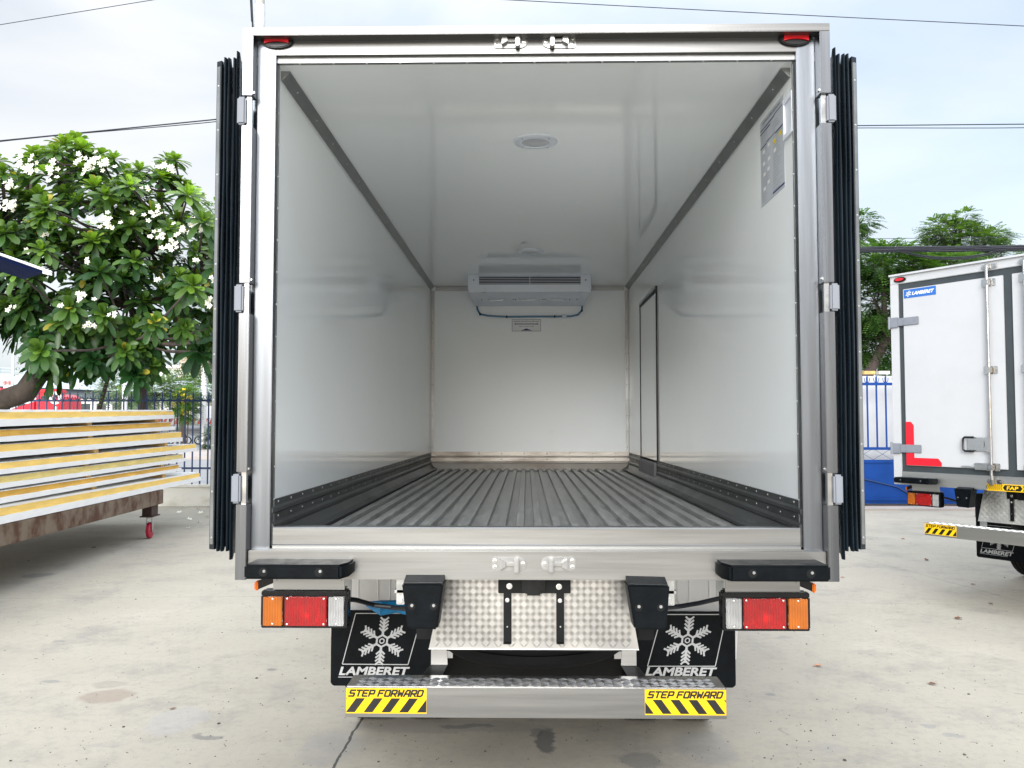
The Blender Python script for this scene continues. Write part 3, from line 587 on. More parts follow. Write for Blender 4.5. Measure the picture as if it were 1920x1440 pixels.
# corrugated floor
m = MB(); prof = []; pit = .0755; n_r = int((2*WI-.13)/pit); x0 = -n_r*pit/2
FG = .019
prof.append((-WI, FZ-FG))
for k in range(n_r):
    x = x0+k*pit; prof += [(x, FZ-FG), (x+.003, FZ), (x+.034, FZ), (x+.037, FZ-FG)]
prof.append((WI, FZ-FG)); n_ = len(prof)
m.add([(x, .12, z) for x, z in prof]+[(x, YB, z) for x, z in prof], [[i, i+1, n_+i+1, n_+i] for i in range(n_-1)]); m.box(-WI, WI, .12, YB, ZB+.03, FZ-.025)
obj('floor', m, M['floor_alu'], T, smooth=False)
# kick rails
kt = L(510, 937, .10).z
for s in (-1, 1):
    m = MB(); pr = [(0, kt), (.006, kt), (.006, kt-.022), (.013, kt-.030), (.013, kt-.042), (.006, kt-.050), (.006, kt-.075), (.016, kt-.085), (.016, kt-.098), (.012, kt-.104), (.045, FZ+.010), (.072, FZ+.001), (.072, FZ-.011), (0, FZ-.011)]
    m.prism([(s*(WI-x), .07, z) for x, z in pr], (0, YB-.075, 0)); kr = obj('kick_rail', m, M['kick'], T, smooth=False)
    m = MB()
    for zz in (.011, .062): rivets(m, [(s*(WI-.006), .16+.165*i, kt-zz) for i in range(29)], (-s, 0, 0), .0045, .003)
    obj('rivet_row', m, M['steel'], kr)
m = MB(); pr = [(0, FZ+.155), (.006, FZ+.155), (.006, FZ+.118), (.012, FZ+.112), (.012, FZ+.108), (.006, FZ+.102), (.006, FZ+.068), (.012, FZ+.062), (.012, FZ+.056), (.006, FZ+.050), (.03, FZ-.011), (0, FZ-.011)]
m.prism([(-WI+.01, YB-x, z) for x, z in pr], (2*WI-.02, 0, 0)); kb = obj('front_skirting', m, M['kick_back'], T, smooth=False); m = MB(); m.box(-WI+.01, WI-.01, YB-.0135, YB-.006, FZ+.1035, FZ+.1085); m.box(-WI+.01, WI-.01, YB-.0135, YB-.006, FZ+.051, FZ+.0565); obj('groove_shade_strip', m, M['black_metal'], T); m = MB()  # thin black strips paint the shade of the skirting grooves
for zz in (.138, .086): rivets(m, [(-.68+.21*i, YB-.006, FZ+zz) for i in range(8)], (0, -1, 0), .008, .004)
obj('rivet_row', m, M['alu_dark'], kb)
# ceiling corner rails
for s in (-1, 1):
    m = MB(); y0 = .145
    m.prism([(s*WI, y0, CZ), (s*(WI-.032), y0, CZ), (s*(WI-.034), y0, CZ-.004), (s*(WI-.005), y0, CZ-.034), (s*WI, y0, CZ-.034)], (0, YB-y0-.002, 0), bev=0); cr = obj('ceiling_rail', m, M['alu_dark'], T, smooth=False)
    m = MB(); rivets(m, [(s*(WI-.0195), .3+.3*i, CZ-.0190) for i in range(15)], (-s*.7, 0, -.7), .004, .003); obj('rivet_row', m, M['steel'], cr)
# front-wall corner angles
for s in (-1, 1):
    m = MB(); m.box(s*WI, s*(WI-.036), YB-.004, YB, FZ+.155, CZ-.04); m.box(s*WI, s*(WI-.004), YB-.05, YB-.004, FZ+.13, CZ-.04); m.box(s*(WI-.004), s*(WI-.01), YB-.012, YB-.004, FZ+.15, CZ-.04)
    ca = obj('corner_angle', m, M['alu_trim'], T, smooth=False); m = MB(); rivets(m, [(s*(WI-.022), YB-.004, FZ+.2+.145*i) for i in range(10)], (0, -1, 0), .0065, .003)
    rivets(m, [(s*(WI-.004), YB-.030, FZ+.2+.145*i) for i in range(10)], (-s, 0, 0), .005, .003); obj('rivet_row', m, M['alu_dark'], ca)
m = MB(); m.box(-WI+.045, WI-.045, YB-.004, YB, CZ-.042, CZ-.0); m.box(-WI+.045, WI-.045, YB-.045, YB-.004, CZ-.004, CZ); ca = obj('ceiling_angle', m, M['alu_trim'], T, smooth=False)
# ---- rear frame
YC = .053
m = MB()
zl = L(1000, 62, 0).z; zr = L(1000, 100, YC).z          # lip underside / beam lower edge
m.box(-W, W, 0, YC, zl, ZT, .002); m.box(-WI+.008, WI-.008, YC, YC+.018, zr, zl-.0002); rf = obj('top_beam', m, M['alu_top'], T)
m = MB(); m.box(-W+.002, W-.002, YC+.0185, .0895, CZ+.03, ZT-.012); obj('roof_edge', m, M['alu_h'], rf)
m = MB(); m.box(-WI+.0, WI-.0, YC+.0185, .0898, CZ-.002, CZ+.028); rs = obj('frame_angle', m, M['alu_dark'], rf, smooth=False); m = MB(); rivets(m, [(-.84+.12*i, .080, CZ-.002) for i in range(15)], (0, 0, -1), .0045, .003); obj('rivet_row', m, M['steel'], rs)
for s in (-1, 1):
    m = MB(); m.box(s*(W-.037), s*(WI-.008), YC-.0003, YC+.05, ZB+.09, zl-.0004, .002); m.box(s*(W-.037), s*(W-.010), YC+.05, .093, ZB, ZT-.03)
    po = obj('rear_post', m, M['alu_v'], T)
    m = MB(); m.box(s*(WI-.0085), s*(WI+.004), YC+.052, .0932, ZB+.105, CZ-.004); pa = obj('frame_angle', m, M['alu_dark'], po, smooth=False); m = MB()
    rivets(m, [(s*(WI-.0085), YC+.045, 1.10+.115*i) for i in range(14)], (-s, 0, 0), .0042, .003); obj('rivet_row', m, M['steel'], pa)
    ys = [(50, 178), (235, 530), (587, 885), (946, 1092)] if s < 0 else [(44, 174), (230, 529), (584, 887), (948, 1096)]
    px = 450 if s < 0 else 1560
    for i, (ya_, yb_) in enumerate(ys):
        z1, z0 = L(px, ya_, 0).z, L(px, yb_, 0).z; m = MB()
        if i == 0: z1 = zl-.0004
        if i == 3: z0 = ZB
        m.box(s*W, s*(W-.036), 0, YC-.0005, z0, z1, .0015)
        obj('hinge_post_cover', m, M['alu_tube'], po)
    for ya_, yb_ in ((180, 234), (532, 586), (888, 945)) if s < 0 else ((175, 229), (530, 583), (889, 947)):
        z1, z0 = L(px, ya_, 0).z, L(px, yb_, 0).z; m = MB(); m.box(s*(W+.017), s*(W-.014), -.004, .06, z0+.002, z1-.002, .006)
        hg = obj('door_hinge', m, M['hinge'], po); m = MB(); m.box(s*(W-.014), s*(W-.030), .012, .02, z0-.012, z1+.012); m.cyl((s*(W-.036), .02, z1+.016), (0, -1, 0), .005, .012, 8)
        m.cyl((s*(W-.018), .02, z0-.012), (0, 0, 1), .006, z1-z0+.024, 10); obj('hinge_pin', m, M['chrome'], hg)
# bottom beam, threshold
zf = L(1000, 1033, .02).z; zr1 = L(1000, 1023, .055).z; zr2 = L(1000, 989, .06).z
m = MB(); m.box(-W+.037, W-.037, .018, .10, ZB, zf, .0025); sb_ = obj('rear_beam', m, M['alu_h'], T)
m = MB(); m.prism([(0, .0551, zf), (0, .055, zf+.012), (0, .060, zf+.016), (0, .060, zr2-.004), (0, .064, zr2), (0, .11, zr2), (0, .11, zf)], (1.82, 0, 0), (-.91, 0, 0)); m.box(-.912, .912, .03, .055, zf+.0005, zf+.004); obj('door_sill', m, M['alu_h'], sb_, smooth=False)
keeper(T, L(955, 1057, .018).x, L(955, 1057, .018).z, .018, 1); keeper(T, L(1046, 1057, .018).x, L(1046, 1057, .018).z, .018, -1)
keeper(T, L(958, 80, YC).x, L(958, 79, YC).z, YC, 1); keeper(T, L(1048, 80, YC).x, L(1048, 79, YC).z, YC, -1)
# marker lamps
def ell(cx, cz, a, b, y, n=28, z_lo=-9, z_hi=9): return [(cx+a*math.cos(2*math.pi*k/n), y, cz+b*math.sin(2*math.pi*k/n)) for k in range(n)]
def marker(T, cx, cz, y, k=1):
    m = MB(); m.prism(ell(cx, cz, .058*k, .026*k, y), (0, -.014, 0), bev=.003); mk = obj('marker_lamp', m, M['black_plastic'], T)
    m = MB(); top = [(cx+.043*k*t, y-.0145, cz+.001*k+.011*k*(1-t*t*.6)) for t in [i/6-1 for i in range(13)]]; bot = [(cx+.043*k*t, y-.0145, cz-.012*k+.007*k*(1-t*t)) for t in [1-i/6 for i in range(13)]]
    m.prism(top+bot, (0, -.006, 0)); obj('red_lens', m, M['red_solid'], mk)
marker(T, L(521, 79, YC).x, L(521, 79, YC).z, YC); marker(T, L(1490, 74, YC).x, L(1490, 74, YC).z, YC)
# doors folded back along the sides: thickness, ribbed rubber seal on the hinge edge, riveted strip
for s in (-1, 1):
    px = 425 if s < 0 else 1585
    zt = L(px, 110 if s < 0 else 102, .06).z-.02; zb_ = L(px, 1028, .06).z
    m = MB(); xa, xb = W+.028, W+.092; m.box(s*xa, s*xb, .075, .98, zb_+.01, zt-.01, .002); d = obj('rear_door', m, M['frp'], T)
    m = MB(); q = []; nR = 4; x0 = W+.018; x1 = W+.080; wr = (x1-x0)/nR
    for k in range(nR):
        xx = x0+k*wr; q += [(xx, .066), (xx+wr*.18, .030), (xx+wr*.42, .052), (xx+wr*.8, .058)]
    q += [(x1, .066), (x1, .08), (x0, .08)]
    # ends of the lips are cut ragged: each lip ends at its own height
    for k in range(nR):
        cx_ = x0+(k+.5)*wr+(.002, -.001, .0015, 0)[k]; rr_ = wr*(.36, .44, .38, .42)[k]; seg = [(cx_-rr_*1.0, .08)]+[(cx_-rr_*math.cos(R(q))*(1 if q != 90 else 0), .052-.026*math.sin(R(q))) for q in (0, 22, 45, 70, 90, 110, 135, 158, 180)]+[(cx_+rr_, .08)]
        e0, e1 = ((.030, .014), (0, .0), (.004, .004), (0, 0))[k]; zlo, zhi = zb_-(.028 if k == 0 else .0), zt+(.022 if k == 0 else 0)
        lo = [(s*x, y, zlo+(.012 if y > .05 else -.006)) for x, y in seg]; hi = [(s*x, y, zhi+(-.014 if y > .05 else .010)) for x, y in seg]
        n6 = len(seg); KZ = 22; rq = random.Random(k+(s > 0)*9); ph = rq.uniform(0, 6); vs = []
        for q_ in range(KZ+1):
            t = q_/KZ; dx = wr*.05*math.sin(ph+t*rq.uniform(8, 11))+wr*rq.uniform(-.015, .015); dy = .003*math.sin(ph*2+t*14)
            vs += [(l_[0]+s*(dx if l_[1] < .07 else 0), l_[1]+(dy if l_[1] < .045 else 0), l_[2]+(h_[2]-l_[2])*t) for l_, h_ in zip(lo, hi)]
        m.add(vs, [list(range(n6)), list(range(KZ*n6, KZ*n6+n6))]+[[q_*n6+i, q_*n6+(i+1) % n6, (q_+1)*n6+(i+1) % n6, (q_+1)*n6+i] for q_ in range(KZ) for i in range(n6)])
    m.box(s*(x0+.001), s*(x1-.001), .066, .0795, zb_+.004, zt-.012); obj('door_seal', m, M['gasket'], d, angle=50)
    m = MB(); m.prism([(s*(W+.080), .050, zb_), (s*(W+.084), .030, zb_), (s*(W+.104), .040, zb_), (s*(W+.106), .080, zb_), (s*(W+.080), .080, zb_)], (0, 0, zt-zb_)); obj('seal_edge', m, M['gasket'], d)
    m = MB(); m.prism([(s*(W+.0855), .0305, zb_+.018), (s*(W+.0875), .0265, zb_+.018), (s*(W+.1005), .0335, zb_+.018), (s*(W+.0995), .0375, zb_+.018)], (0, 0, zt-zb_-.04)); ds = obj('seal_strip', m, M['alu_dark'], d)
    m = MB(); rivets(m, [(s*(W+.094), .0300, zb_+.04+.158*i) for i in range(11)], (s*.45, -1, 0), .0042, .003); obj('rivet_row', m, M['steel'], ds)
    # locking bars on the door's outer face (turned towards the box side)
# ---- inside fittings
for px, py in ((1004, 265), (994, 471)):
    p = at(px, py, Z=CZ); c = (p.x-TX, p.y-TY, CZ); m = MB(); m.lathe([(.100, 0), (.099, -.004), (.080, -.009), (.066, -.010), (.064, -.006)], c, (0, 0, 1), 40); cl = obj('ceiling_lamp', m, M['white_plastic'], T)
    m = MB(); m.lathe([(.064, -.006), (.05, -.009), (.02, -.010), (.0, -.010)], c, (0, 0, 1), 40); obj('lamp_lens', m, M['clear_lens_solid'], cl)
    m = MB(); [m.dome((c[0]+.084*math.cos(R(45+90*k)), c[1]+.084*math.sin(R(45+90*k)), CZ-.0085), (0, 0, -1), .004, .002) for k in range(4)]; obj('lamp_screw', m, M['alu_dark'], cl)
# evaporator unit
yf = (CZ-HC)*FPX/282-TY; a, b = L(877, 513, yf), L(1109, 547, yf); x0, x1 = a.x, b.x; zb_ = b.z; yk = YB-.004; zk = L(990, 574, yk).z
gx0, gx1 = L(898, 515, yf).x, L(1089, 515, yf).x; gz1, gz0 = CZ-.012, L(990, 533, yf).z
m = MB(); r = .035
m.box(x0+.01, gx0, yf, yf+.14, zb_, CZ, .004); m.box(gx1, x1-.01, yf, yf+.14, zb_, CZ, .004); m.box(gx0, gx1, yf+.001, yf+.14, zb_+.0005, gz0, .002); m.box(gx0, gx1, yf+.001, yf+.14, gz1, CZ-.0005)
m.prism([(x0+.01, yf+.14, CZ), (x0+.01, yf+.14, zb_), (x0+.035, yf+.14, zb_-.0), (x0+.035, yf+.14, CZ)], (0, .3, 0))
m.prism([(0, yf+.139, zb_+.001), (0, yf+.139, CZ), (0, yk, CZ), (0, yk, zk), (0, yk-.06, zk-.003)], (x1-x0-.05, 0, 0), (x0+.025, 0, 0)); ev = obj('cooling_unit', m, M['white_plastic'], T)
for xx in (x0, x1):
    m = MB(); s = -1 if xx == x0 else 1; poly = [(xx, yf+.02, CZ), (xx, yf+.02, zb_+.03), (xx-s*.012, yf+.02, zb_+.008), (xx-s*.03, yf+.02, zb_)]; poly += [(xx-s*.03, yf+.02, CZ)]
    m.prism(poly, (0, .42, 0)); obj('unit_end_cover', m, M['white_plastic'], ev)
m = MB(); m.box(gx0, gx1, yf+.024, yf+.03, gz0, gz1); obj('grille_recess', m, M['black_metal'], ev)
for k in range(5):
    z = gz0+(gz1-gz0)*(k+.5)/5; m = MB(); m.prism([(gx0, yf+.006, z-.0022), (gx0, yf+.006, z+.0022), (gx0, yf+.022, z+.006), (gx0, yf+.022, z+.002)], (gx1-gx0, 0, 0)); obj('louvre', m, M['white_plastic'], ev)
m = MB(); xc = (gx0+gx1)/2; m.box(xc-.003, xc+.003, yf+.0, yf+.006, gz0, gz1); obj('louvre_divider', m, M['white_plastic'], ev)
m = MB()
for px in (888, 1098): p = L(px, 525, yf); m.dome((p.x, yf, p.z), (0, -1, 0), .006, .004)
for px, py in ((903, 558), (917, 561), (963, 557), (967, 561), (1018, 561), (1022, 557), (1058, 559), (1068, 561), (1082, 558)):
    yy = yf+.32; p = L(px, py, yy); t = (yy-yf-.139)/(yk-.06-yf-.139); z = zb_+(zk-.003-zb_)*t; m.dome((p.x, yy, z), (0, 0, -1), .006, .008)
obj('unit_screw', m, M['black_metal'], ev)
for px in (930, 989, 1048):
    yy = yf+.30; p = L(px, 555, yy); t = (yy-yf-.139)/(yk-.06-yf-.139); z = zb_+(zk-.003-zb_)*t; m = MB()
    m.tube([(p.x-.075, yy, z), (p.x-.06, yy, z-.012), (p.x+.06, yy, z-.012), (p.x+.075, yy, z)], .0045, 6); m.box(p.x-.065, p.x+.065, yy+.03, yy+.09, z-.003, z+.005, .002); obj('unit_handle', m, M['zinc'], ev)
m = MB(); text(m, 'CAUTION  DO NOT TOUCH THE FAN', (xc, yf+.17, zb_-.0015), .012, (1, 0, 0), (0, -1, 0), width=.30, lift=-.001)
# drain hose along the front wall
m = MB(); yy = YB-.02; H_ = [L(894, 567, yy), L(895, 580, yy), L(900, 589, yy), L(915, 592, yy), L(950, 594, yy), L(1000, 593.5, yy), L(1040, 593.5, yy), L(1070, 593, yy), L(1084, 590, yy), L(1091, 582, yy), L(1092, 567, yy)]
m.tube(H_, .009, 8); hs = obj('drain_hose', m, M['blue_hose'], T); m = MB()
for i in (2, 4, 6, 9): p = H_[i]; m.cyl((p.x-.006, p.y, p.z), (1, 0, 0), .013, .012, 10)
obj('hose_clip', m, M['black_metal'], hs); m = MB(); p = L(1058, 593, yy); m.cyl((p.x-.02, p.y, p.z), (1, 0, 0), .018, .04, 14); obj('hose_joint', m, M['white_plastic'], hs)
# load-limit notice
a, b = L(960, 599, YB), L(1014, 621, YB); m = MB(); m.box(a.x, b.x, YB-.002, YB-.0005, b.z, a.z); nt_ = obj('load_notice', m, M['paper_white'], T); m = MB(); cx = (a.x+b.x)/2
fr = (Vector((0, YB-.002, 0)), Vector((1, 0, 0)), Vector((0, 0, 1)))
for (A, B) in (((a.x, a.z-.001), (b.x, a.z-.001)), ((a.x, b.z+.001), (b.x, b.z+.001)), ((a.x+.001, a.z), (a.x+.001, b.z)), ((b.x-.001, a.z), (b.x-.001, b.z))): bar2(m, A, B, .003, fr, .0008)
text(m, 'KHOẢNG CÁCH GIỚI HẠN XẾP HÀNG', (cx, YB-.002, a.z-.018), .016, width=.235, bold=.02, lift=.001); zc = a.z-.043
bar2(m, (cx-.10, zc), (cx+.10, zc), .007, fr, .001); m.add([(cx-.115, YB-.003, zc), (cx-.098, YB-.003, zc-.008), (cx-.098, YB-.003, zc+.008)], [[0, 1, 2]]); m.add([(cx+.115, YB-.003, zc), (cx+.098, YB-.003, zc-.008), (cx+.098, YB-.003, zc+.008)], [[0, 1, 2]])
text(m, 'MAX LOAD LINE', (cx, YB-.002, a.z-.066), .010, width=.14, lift=.001)
m.add([(cx-.055, YB-.003, b.z+.006), (cx+.055, YB-.003, b.z+.006), (cx, YB-.003, b.z+.026)], [[0, 1, 2]]); obj('notice_print', m, M['navy'], nt_, smooth=False)
# side door outline on the right wall
def RW(px, py):   # point on right inner wall
    d = FW+RT*((px-960)/FPX)-UP*((py-720)/FPX); t = (WI+TX)/d.x; p = Vector((0, 0, HC))+d*t; return Vector((WI, p.y-TY, p.z))
yn, yr = RW(1232, 600).y, RW(1202, 600).y; zt = (RW(1232, 537).z+RW(1202, 566).z)/2
m = MB(); m.box(WI-.006, WI, yn, yr, FZ+.13, zt-.02); sdn = obj('side_door', m, M['frp'], T); m = MB()
m.box(WI-.010, WI, yr, yr+.022, FZ, zt); m.box(WI-.011, WI, yn-.005, yn, FZ+.02, zt); m.box(WI-.009, WI, yn, yr, zt-.045, zt-.02); obj('side_door_seal', m, M['black_metal'], sdn); m = MB()
m.box(WI-.012, WI, yn, yr+.035, zt-.02, zt); obj('side_door_trim', m, M['alu_trim'], sdn); m = MB()
for k in range(14): yy = yn+.02+(yr-yn-.04)*k/13; m.box(WI-.03, WI, yy-.012, yy+.012, FZ+.0, FZ+.13, .004)
obj('side_door_vent', m, M['kick'], sdn)
# instruction sheet and clip frame on the right wall
yn, yr = RW(1470, 200).y, RW(1427, 300).y; z1 = (RW(1470, 181).z+RW(1427, 226).z)/2; z0 = (RW(1470, 352).z+RW(1427, 390).z)/2
m = MB(); m.box(WI-.0012, WI-.0003, yn, yr, z0, z1); sh = obj('instruction_sheet', m, M['paper'], T); U = (0, -1, 0); V = (0, 0, 1); O = Vector((WI-.0012, yr, z0)); ww, hh = yr-yn, z1-z0
def sheet(m, u0, u1, v0, v1, k=0): m.add([O+Vector((-.0006-.00005*k, -ww*u, hh*v)) for u, v in ((u0, v0), (u1, v0), (u1, v1), (u0, v1))], [[0, 1, 2, 3]])
m = MB(); sheet(m, 0, .62, .885, .90); sheet(m, .6, 1, .90, .91); sheet(m, 0, .45, .845, .86); sheet(m, 0, .28, .675, .69); sheet(m, .28, .66, .69, .70); sheet(m, .66, 1, .675, .695); sheet(m, .52, 1, .03, .05)
text(m, 'HƯỚNG DẪN SỬ DỤNG', O+Vector((-.0006, -ww*.5, hh*.955)), .012, U, V, width=ww*.75, bold=.02); obj('sheet_print', m, M['navy'], sh, smooth=False)
m = MB(); rr = random.Random(3)
for i in range(46):
    u, v = (.04 if i % 2 else .54), .83-.0175*i; 
    if v > .04: sheet(m, u+.0, u+rr.uniform(.12, .4), v, v+.004, 1)
obj('sheet_text', m, M['alu_dark'], sh, smooth=False); m = MB()
for u, v in ((.1, .60), (.32, .62), (.1, .46), (.33, .46), (.12, .33), (.3, .35), (.12, .16), (.3, .2), (.58, .48)): sheet(m, u, u+.10, v, v+.04, 2)
obj('sheet_picture', m, M['white_ink'], sh, smooth=False); m = MB()
for u, v in ((.56, .58), (.8, .60)): sheet(m, u, u+.12, v, v+.045, 2)
obj('sheet_picture', m, M['flower_yellow'], sh, smooth=False)
a, b = RW(1489, 165), RW(1473, 262); m = MB(); y0, y1, z0, z1 = a.y, b.y, RW(1481, 256).z, RW(1481, 178).z
m.box(WI-.004, WI-.0002, y0, y1, z0, z1); m.box(WI-.010, WI-.004, y0, y0+.012, z0, z1, .001); m.box(WI-.010, WI-.004, y1-.012, y1, z0, z1, .001); m.box(WI-.010, WI-.004, y0+.012, y1-.012, z0, z0+.02, .001); m.box(WI-.010, WI-.004, y0+.012, y1-.012, z1-.02, z1, .001); obj('document_holder', m, M['white_plastic'], T)
underside(T)
# ============================== neighbour truck
A2 = -R(56.8)
T2 = thing('refrigerated_truck', 'white refrigerated truck parked at an angle with closed rear doors and red corner tape', 'truck', (3.80, 6.76, 0), A2)
Z2 = 2.790
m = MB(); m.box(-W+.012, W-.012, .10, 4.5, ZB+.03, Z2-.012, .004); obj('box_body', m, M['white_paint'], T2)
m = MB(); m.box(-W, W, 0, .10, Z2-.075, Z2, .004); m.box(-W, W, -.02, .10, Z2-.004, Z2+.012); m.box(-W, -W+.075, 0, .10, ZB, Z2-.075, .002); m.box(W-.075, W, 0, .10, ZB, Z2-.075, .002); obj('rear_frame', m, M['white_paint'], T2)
m = MB(); m.box(-W+.075, W-.075, .002, .10, ZB, ZB+.115, .002); obj('rear_beam', m, M['alu_lit'], T2)
zs0, zs1 = ZB+.115, Z2-.075
m = MB(); m.box(-W+.075, W-.075, .012, .09, zs0, zs1); obj('door_seal', m, M['slate'], T2)
for s in (-1, 1):
    x0, x1 = s*(W-.125), s*.035; m = MB(); m.box(x0, x1, -.004, .012, zs0+.055, zs1-.055, .003); d = obj('rear_door', m, M['white_paint'], T2)
    for z in (zs1-.34, zs0+.20):
        m = MB(); m.box(s*(W-.075), s*(W-.27), -.014, -.0042, z-.035, z+.035, .004); m.box(s*(W+.02), s*(W-.075), -.016, .02, z-.045, z+.045, .004); m.cyl((s*(W+.008), -.012, z-.055), (0, 0, 1), .010, .11, 10)
        hex_bolt(m, (s*(W-.13), -.014, z+.015), .006, .002); hex_bolt(m, (s*(W-.13), -.014, z-.015), .006, .002); hex_bolt(m, (s*(W-.23), -.014, z), .006, .002); obj('door_hinge', m, M['hinge'], d)
    bx = s*.145; m = MB(); m.cyl((bx, -.035, zs0-.03), (0, 0, 1), .0125, zs1-zs0+.06, 12); lb = obj('locking_bar', m, M['chrome'], d)
    for z in (zs1-.10, (zs0+zs1)/2+.02, zs0+.07):
        m = MB(); m.box(bx-.055, bx+.055, -.012, -.0045, z-.03, z+.03, .003); m.box(bx-.02, bx+.02, -.055, -.012, z-.022, z+.022, .006)
        for q in (-.042, .042): hex_bolt(m, (bx+q, -.012, z), .007, .003)
        obj('bar_bracket', m, M['chrome'], lb)
    for z in (zs1+.03, zs0-.045): m = MB(); m.box(bx-.05, bx+.07, -.014, -.002, z-.018, z+.018, .004); m.box(bx-.012, bx+.012, -.045, -.014, z-.028, z+.022, .004); m.cyl((bx+.05, -.014, z), (0, -1, 0), .009, .008, 10); m.cyl((bx-.038, -.014, z), (0, -1, 0), .009, .008, 10); obj('cam_lock', m, M['chrome'], lb)
    zh = zs0+.25; m = MB(); m.box(bx-s*.0, bx-s*-.03, -.05, -.006, zh-.06, zh+.06, .003); m.box(bx+s*.02, bx+s*.20, -.020, -.006, zh-.055, zh+.055, .006); m.box(bx+s*.06, bx+s*.15, -.030, -.020, zh-.026, zh+.026, .006); hd = obj('door_handle', m, M['chrome'], d)
    m = MB(); m.tube([(bx+s*.14, -.03, zh+.056), (bx+s*.215, -.03, zh+.056), (bx+s*.228, -.03, zh+.043), (bx+s*.228, -.03, zh-.043), (bx+s*.215, -.03, zh-.056), (bx+s*.14, -.03, zh-.056)], .009, 8); obj('handle_grip', m, M['black_plastic'], hd)
    if s < 0: m = MB(); m.box(bx-.14, bx-.03, -.03, -.006, zs0+.045, zs0+.10, .004); m.cyl((bx-.25, -.02, zs0+.07), (1, 0, 0), .006, .12, 8); obj('door_catch', m, M['zinc'], d)
    # red corner tape
    X0 = s*(W-.126); zt_ = zs0+.058; m = MB()
    pl = [(X0, zt_), (X0-s*.32, zt_), (X0-s*.32, zt_+.03), (X0-s*.29, zt_+.065), (X0-s*.075, zt_+.065), (X0-s*.075, zt_+.345), (X0-s*.05, zt_+.375), (X0, zt_+.375)]
    m.prism([(x, -.0045, z) for x, z in pl], (0, -.001, 0)); obj('reflective_tape', m, M['red_tape'], d, smooth=False)
m = MB(); xs0, xs1, zz1 = -W+.135, -W+.43, zs1-.062; m.box(xs0, xs1, -.0056, -.0044, zz1-.075, zz1); lg = obj('name_sticker', m, M['label_blue'], T2); m = MB()
text(m, 'LAMBERET', ((xs0+xs1)/2+.03, -.0056, zz1-.0375), .030, width=.205, shear=.35, bold=.03, lift=.001); snowflake(m, (xs0+.045, -.0056, zz1-.0375), .024, shear=.3, th=.12); obj('sticker_print', m, M['white_ink'], lg, smooth=False)
m = MB(); m.prism(ell(-W+.10, Z2-.04, .058, .024, 0), (0, -.012, 0), bev=.003); mk = obj('marker_lamp', m, M['black_plastic'], T2); m = MB(); m.prism(ell(-W+.10, Z2-.038, .042, .013, -.0125), (0, -.006, 0)); obj('red_lens', m, M['red_solid'], mk)
m = MB(); xs0, xs1 = -.20, .20; m.box(xs0, xs1, -.008, .001, ZB+.0, ZB+.055); fs = obj('bumper_sticker', m, M['yellow'], T2); m = MB(); zc = ZB+.0275
for s in (-1, 1):
    for k in range(8):
        x = s*(.075+.016*k); m.add([(x, -.0085, zc+.022), (x+s*.007, -.0085, zc+.022), (x+s*.019, -.0085, zc), (x+s*.012, -.0085, zc)], [[0, 1, 2, 3]]); m.add([(x, -.0085, zc-.022), (x+s*.007, -.0085, zc-.022), (x+s*.019, -.0085, zc), (x+s*.012, -.0085, zc)], [[0, 1, 2, 3]])
m.add([(x, -.0085, z) for x, z in ((-.06, zc+.022), (.06, zc+.022), (.075, zc), (.06, zc-.022), (-.06, zc-.022), (-.075, zc))], [[0, 1, 2, 3, 4, 5]]); obj('sticker_print', m, M['ink'], fs, smooth=False)
m = MB(); text(m, 'FAP', (0, -.0085, zc), .028, width=.09, shear=.1, bold=.03, lift=.001); obj('sticker_letters', m, M['yellow'], fs, smooth=False)
AH = 'alu_lit'; MT = 'tread_lit'; M['tread_lit'] = mat('lit_tread_plate', (.78, .78, .76), .34, .9, .08, 6); underside(T2, 0, 4.4, 1.9, 1.15, .23, .08, -.16, .06)  # tread metal again, its brighter reflection put into the colour
# ------------------------------------------------------------------ unidentified blue stuff shaped as a cloth wad above the left flap
m = MB(); pts = [L(690, 1133, .6), L(715, 1140, .55), L(745, 1137, .6), L(775, 1146, .6)]; pts = [p+Vector((TX, TY, 0)) for p in pts]
m.tube(pts, [.012, .03, .026, .02], 10); b_ = obj('cloth_wad', m, M['blue_cloth'], None); tag(b_, 'bright blue cloth wad bunched up above the left mud flap of the open truck', 'cloth wad')
# ------------------------------------------------------------------ cart with insulated panels
far = at(287, 1012, Z=0); near = at(0, 1120, Z=0); dr = (near-far).normalized(); ang = math.atan2(dr.y, dr.x)
# local frame: +x runs from the far caster end towards the camera, +y away from the viewer's side (left)
CT = thing('panel_trolley', 'long low steel trolley with peeling rusty beams and red caster wheels', 'trolley', (far.x, far.y, 0), ang)
def C_(px, py):      # photo point on the side plane of the cart -> local x, z
    n_ = Vector((-dr.y, dr.x, 0)); d = FW+RT*((px-960)/FPX)-UP*((py-720)/FPX); o = Vector((0, 0, HC)); t = (far-o).dot(n_)/d.dot(n_); p = o+d*t
    return (p-far).dot(dr), p.z
CW = -1.25          # depth of the load (away from viewer)
sgn = 1 if Matrix.Rotation(ang, 3, 'Z') @ Vector((0, 1, 0)) @ Vector((1, 0, 0)) < 0 else -1
xe, zbt = C_(306, 944); _, ztp = C_(306, 918); xn, zbn = C_(0, 1025); _, ztn = C_(0, 985)
zB0 = (zbt+zbn)/2; zB1 = (ztp+ztn)/2; xN = xn+3.4
for yy, nm in ((0, 'near'), (sgn*2.25, 'far')):
    m = MB(); m.box(xe, xN, yy, yy+sgn*.06, zB0, zB1, .003); obj('side_beam', m, M['rust'], CT)
m = MB(); m.box(xe, xe+.06, sgn*.06, sgn*2.25, zB0, zB1, .003); [m.box(x, x+.06, sgn*.06, sgn*2.25, zB0, zB1) for x in (1.2, 2.6, 4.0)]; obj('cross_beam', m, M['rust'], CT)
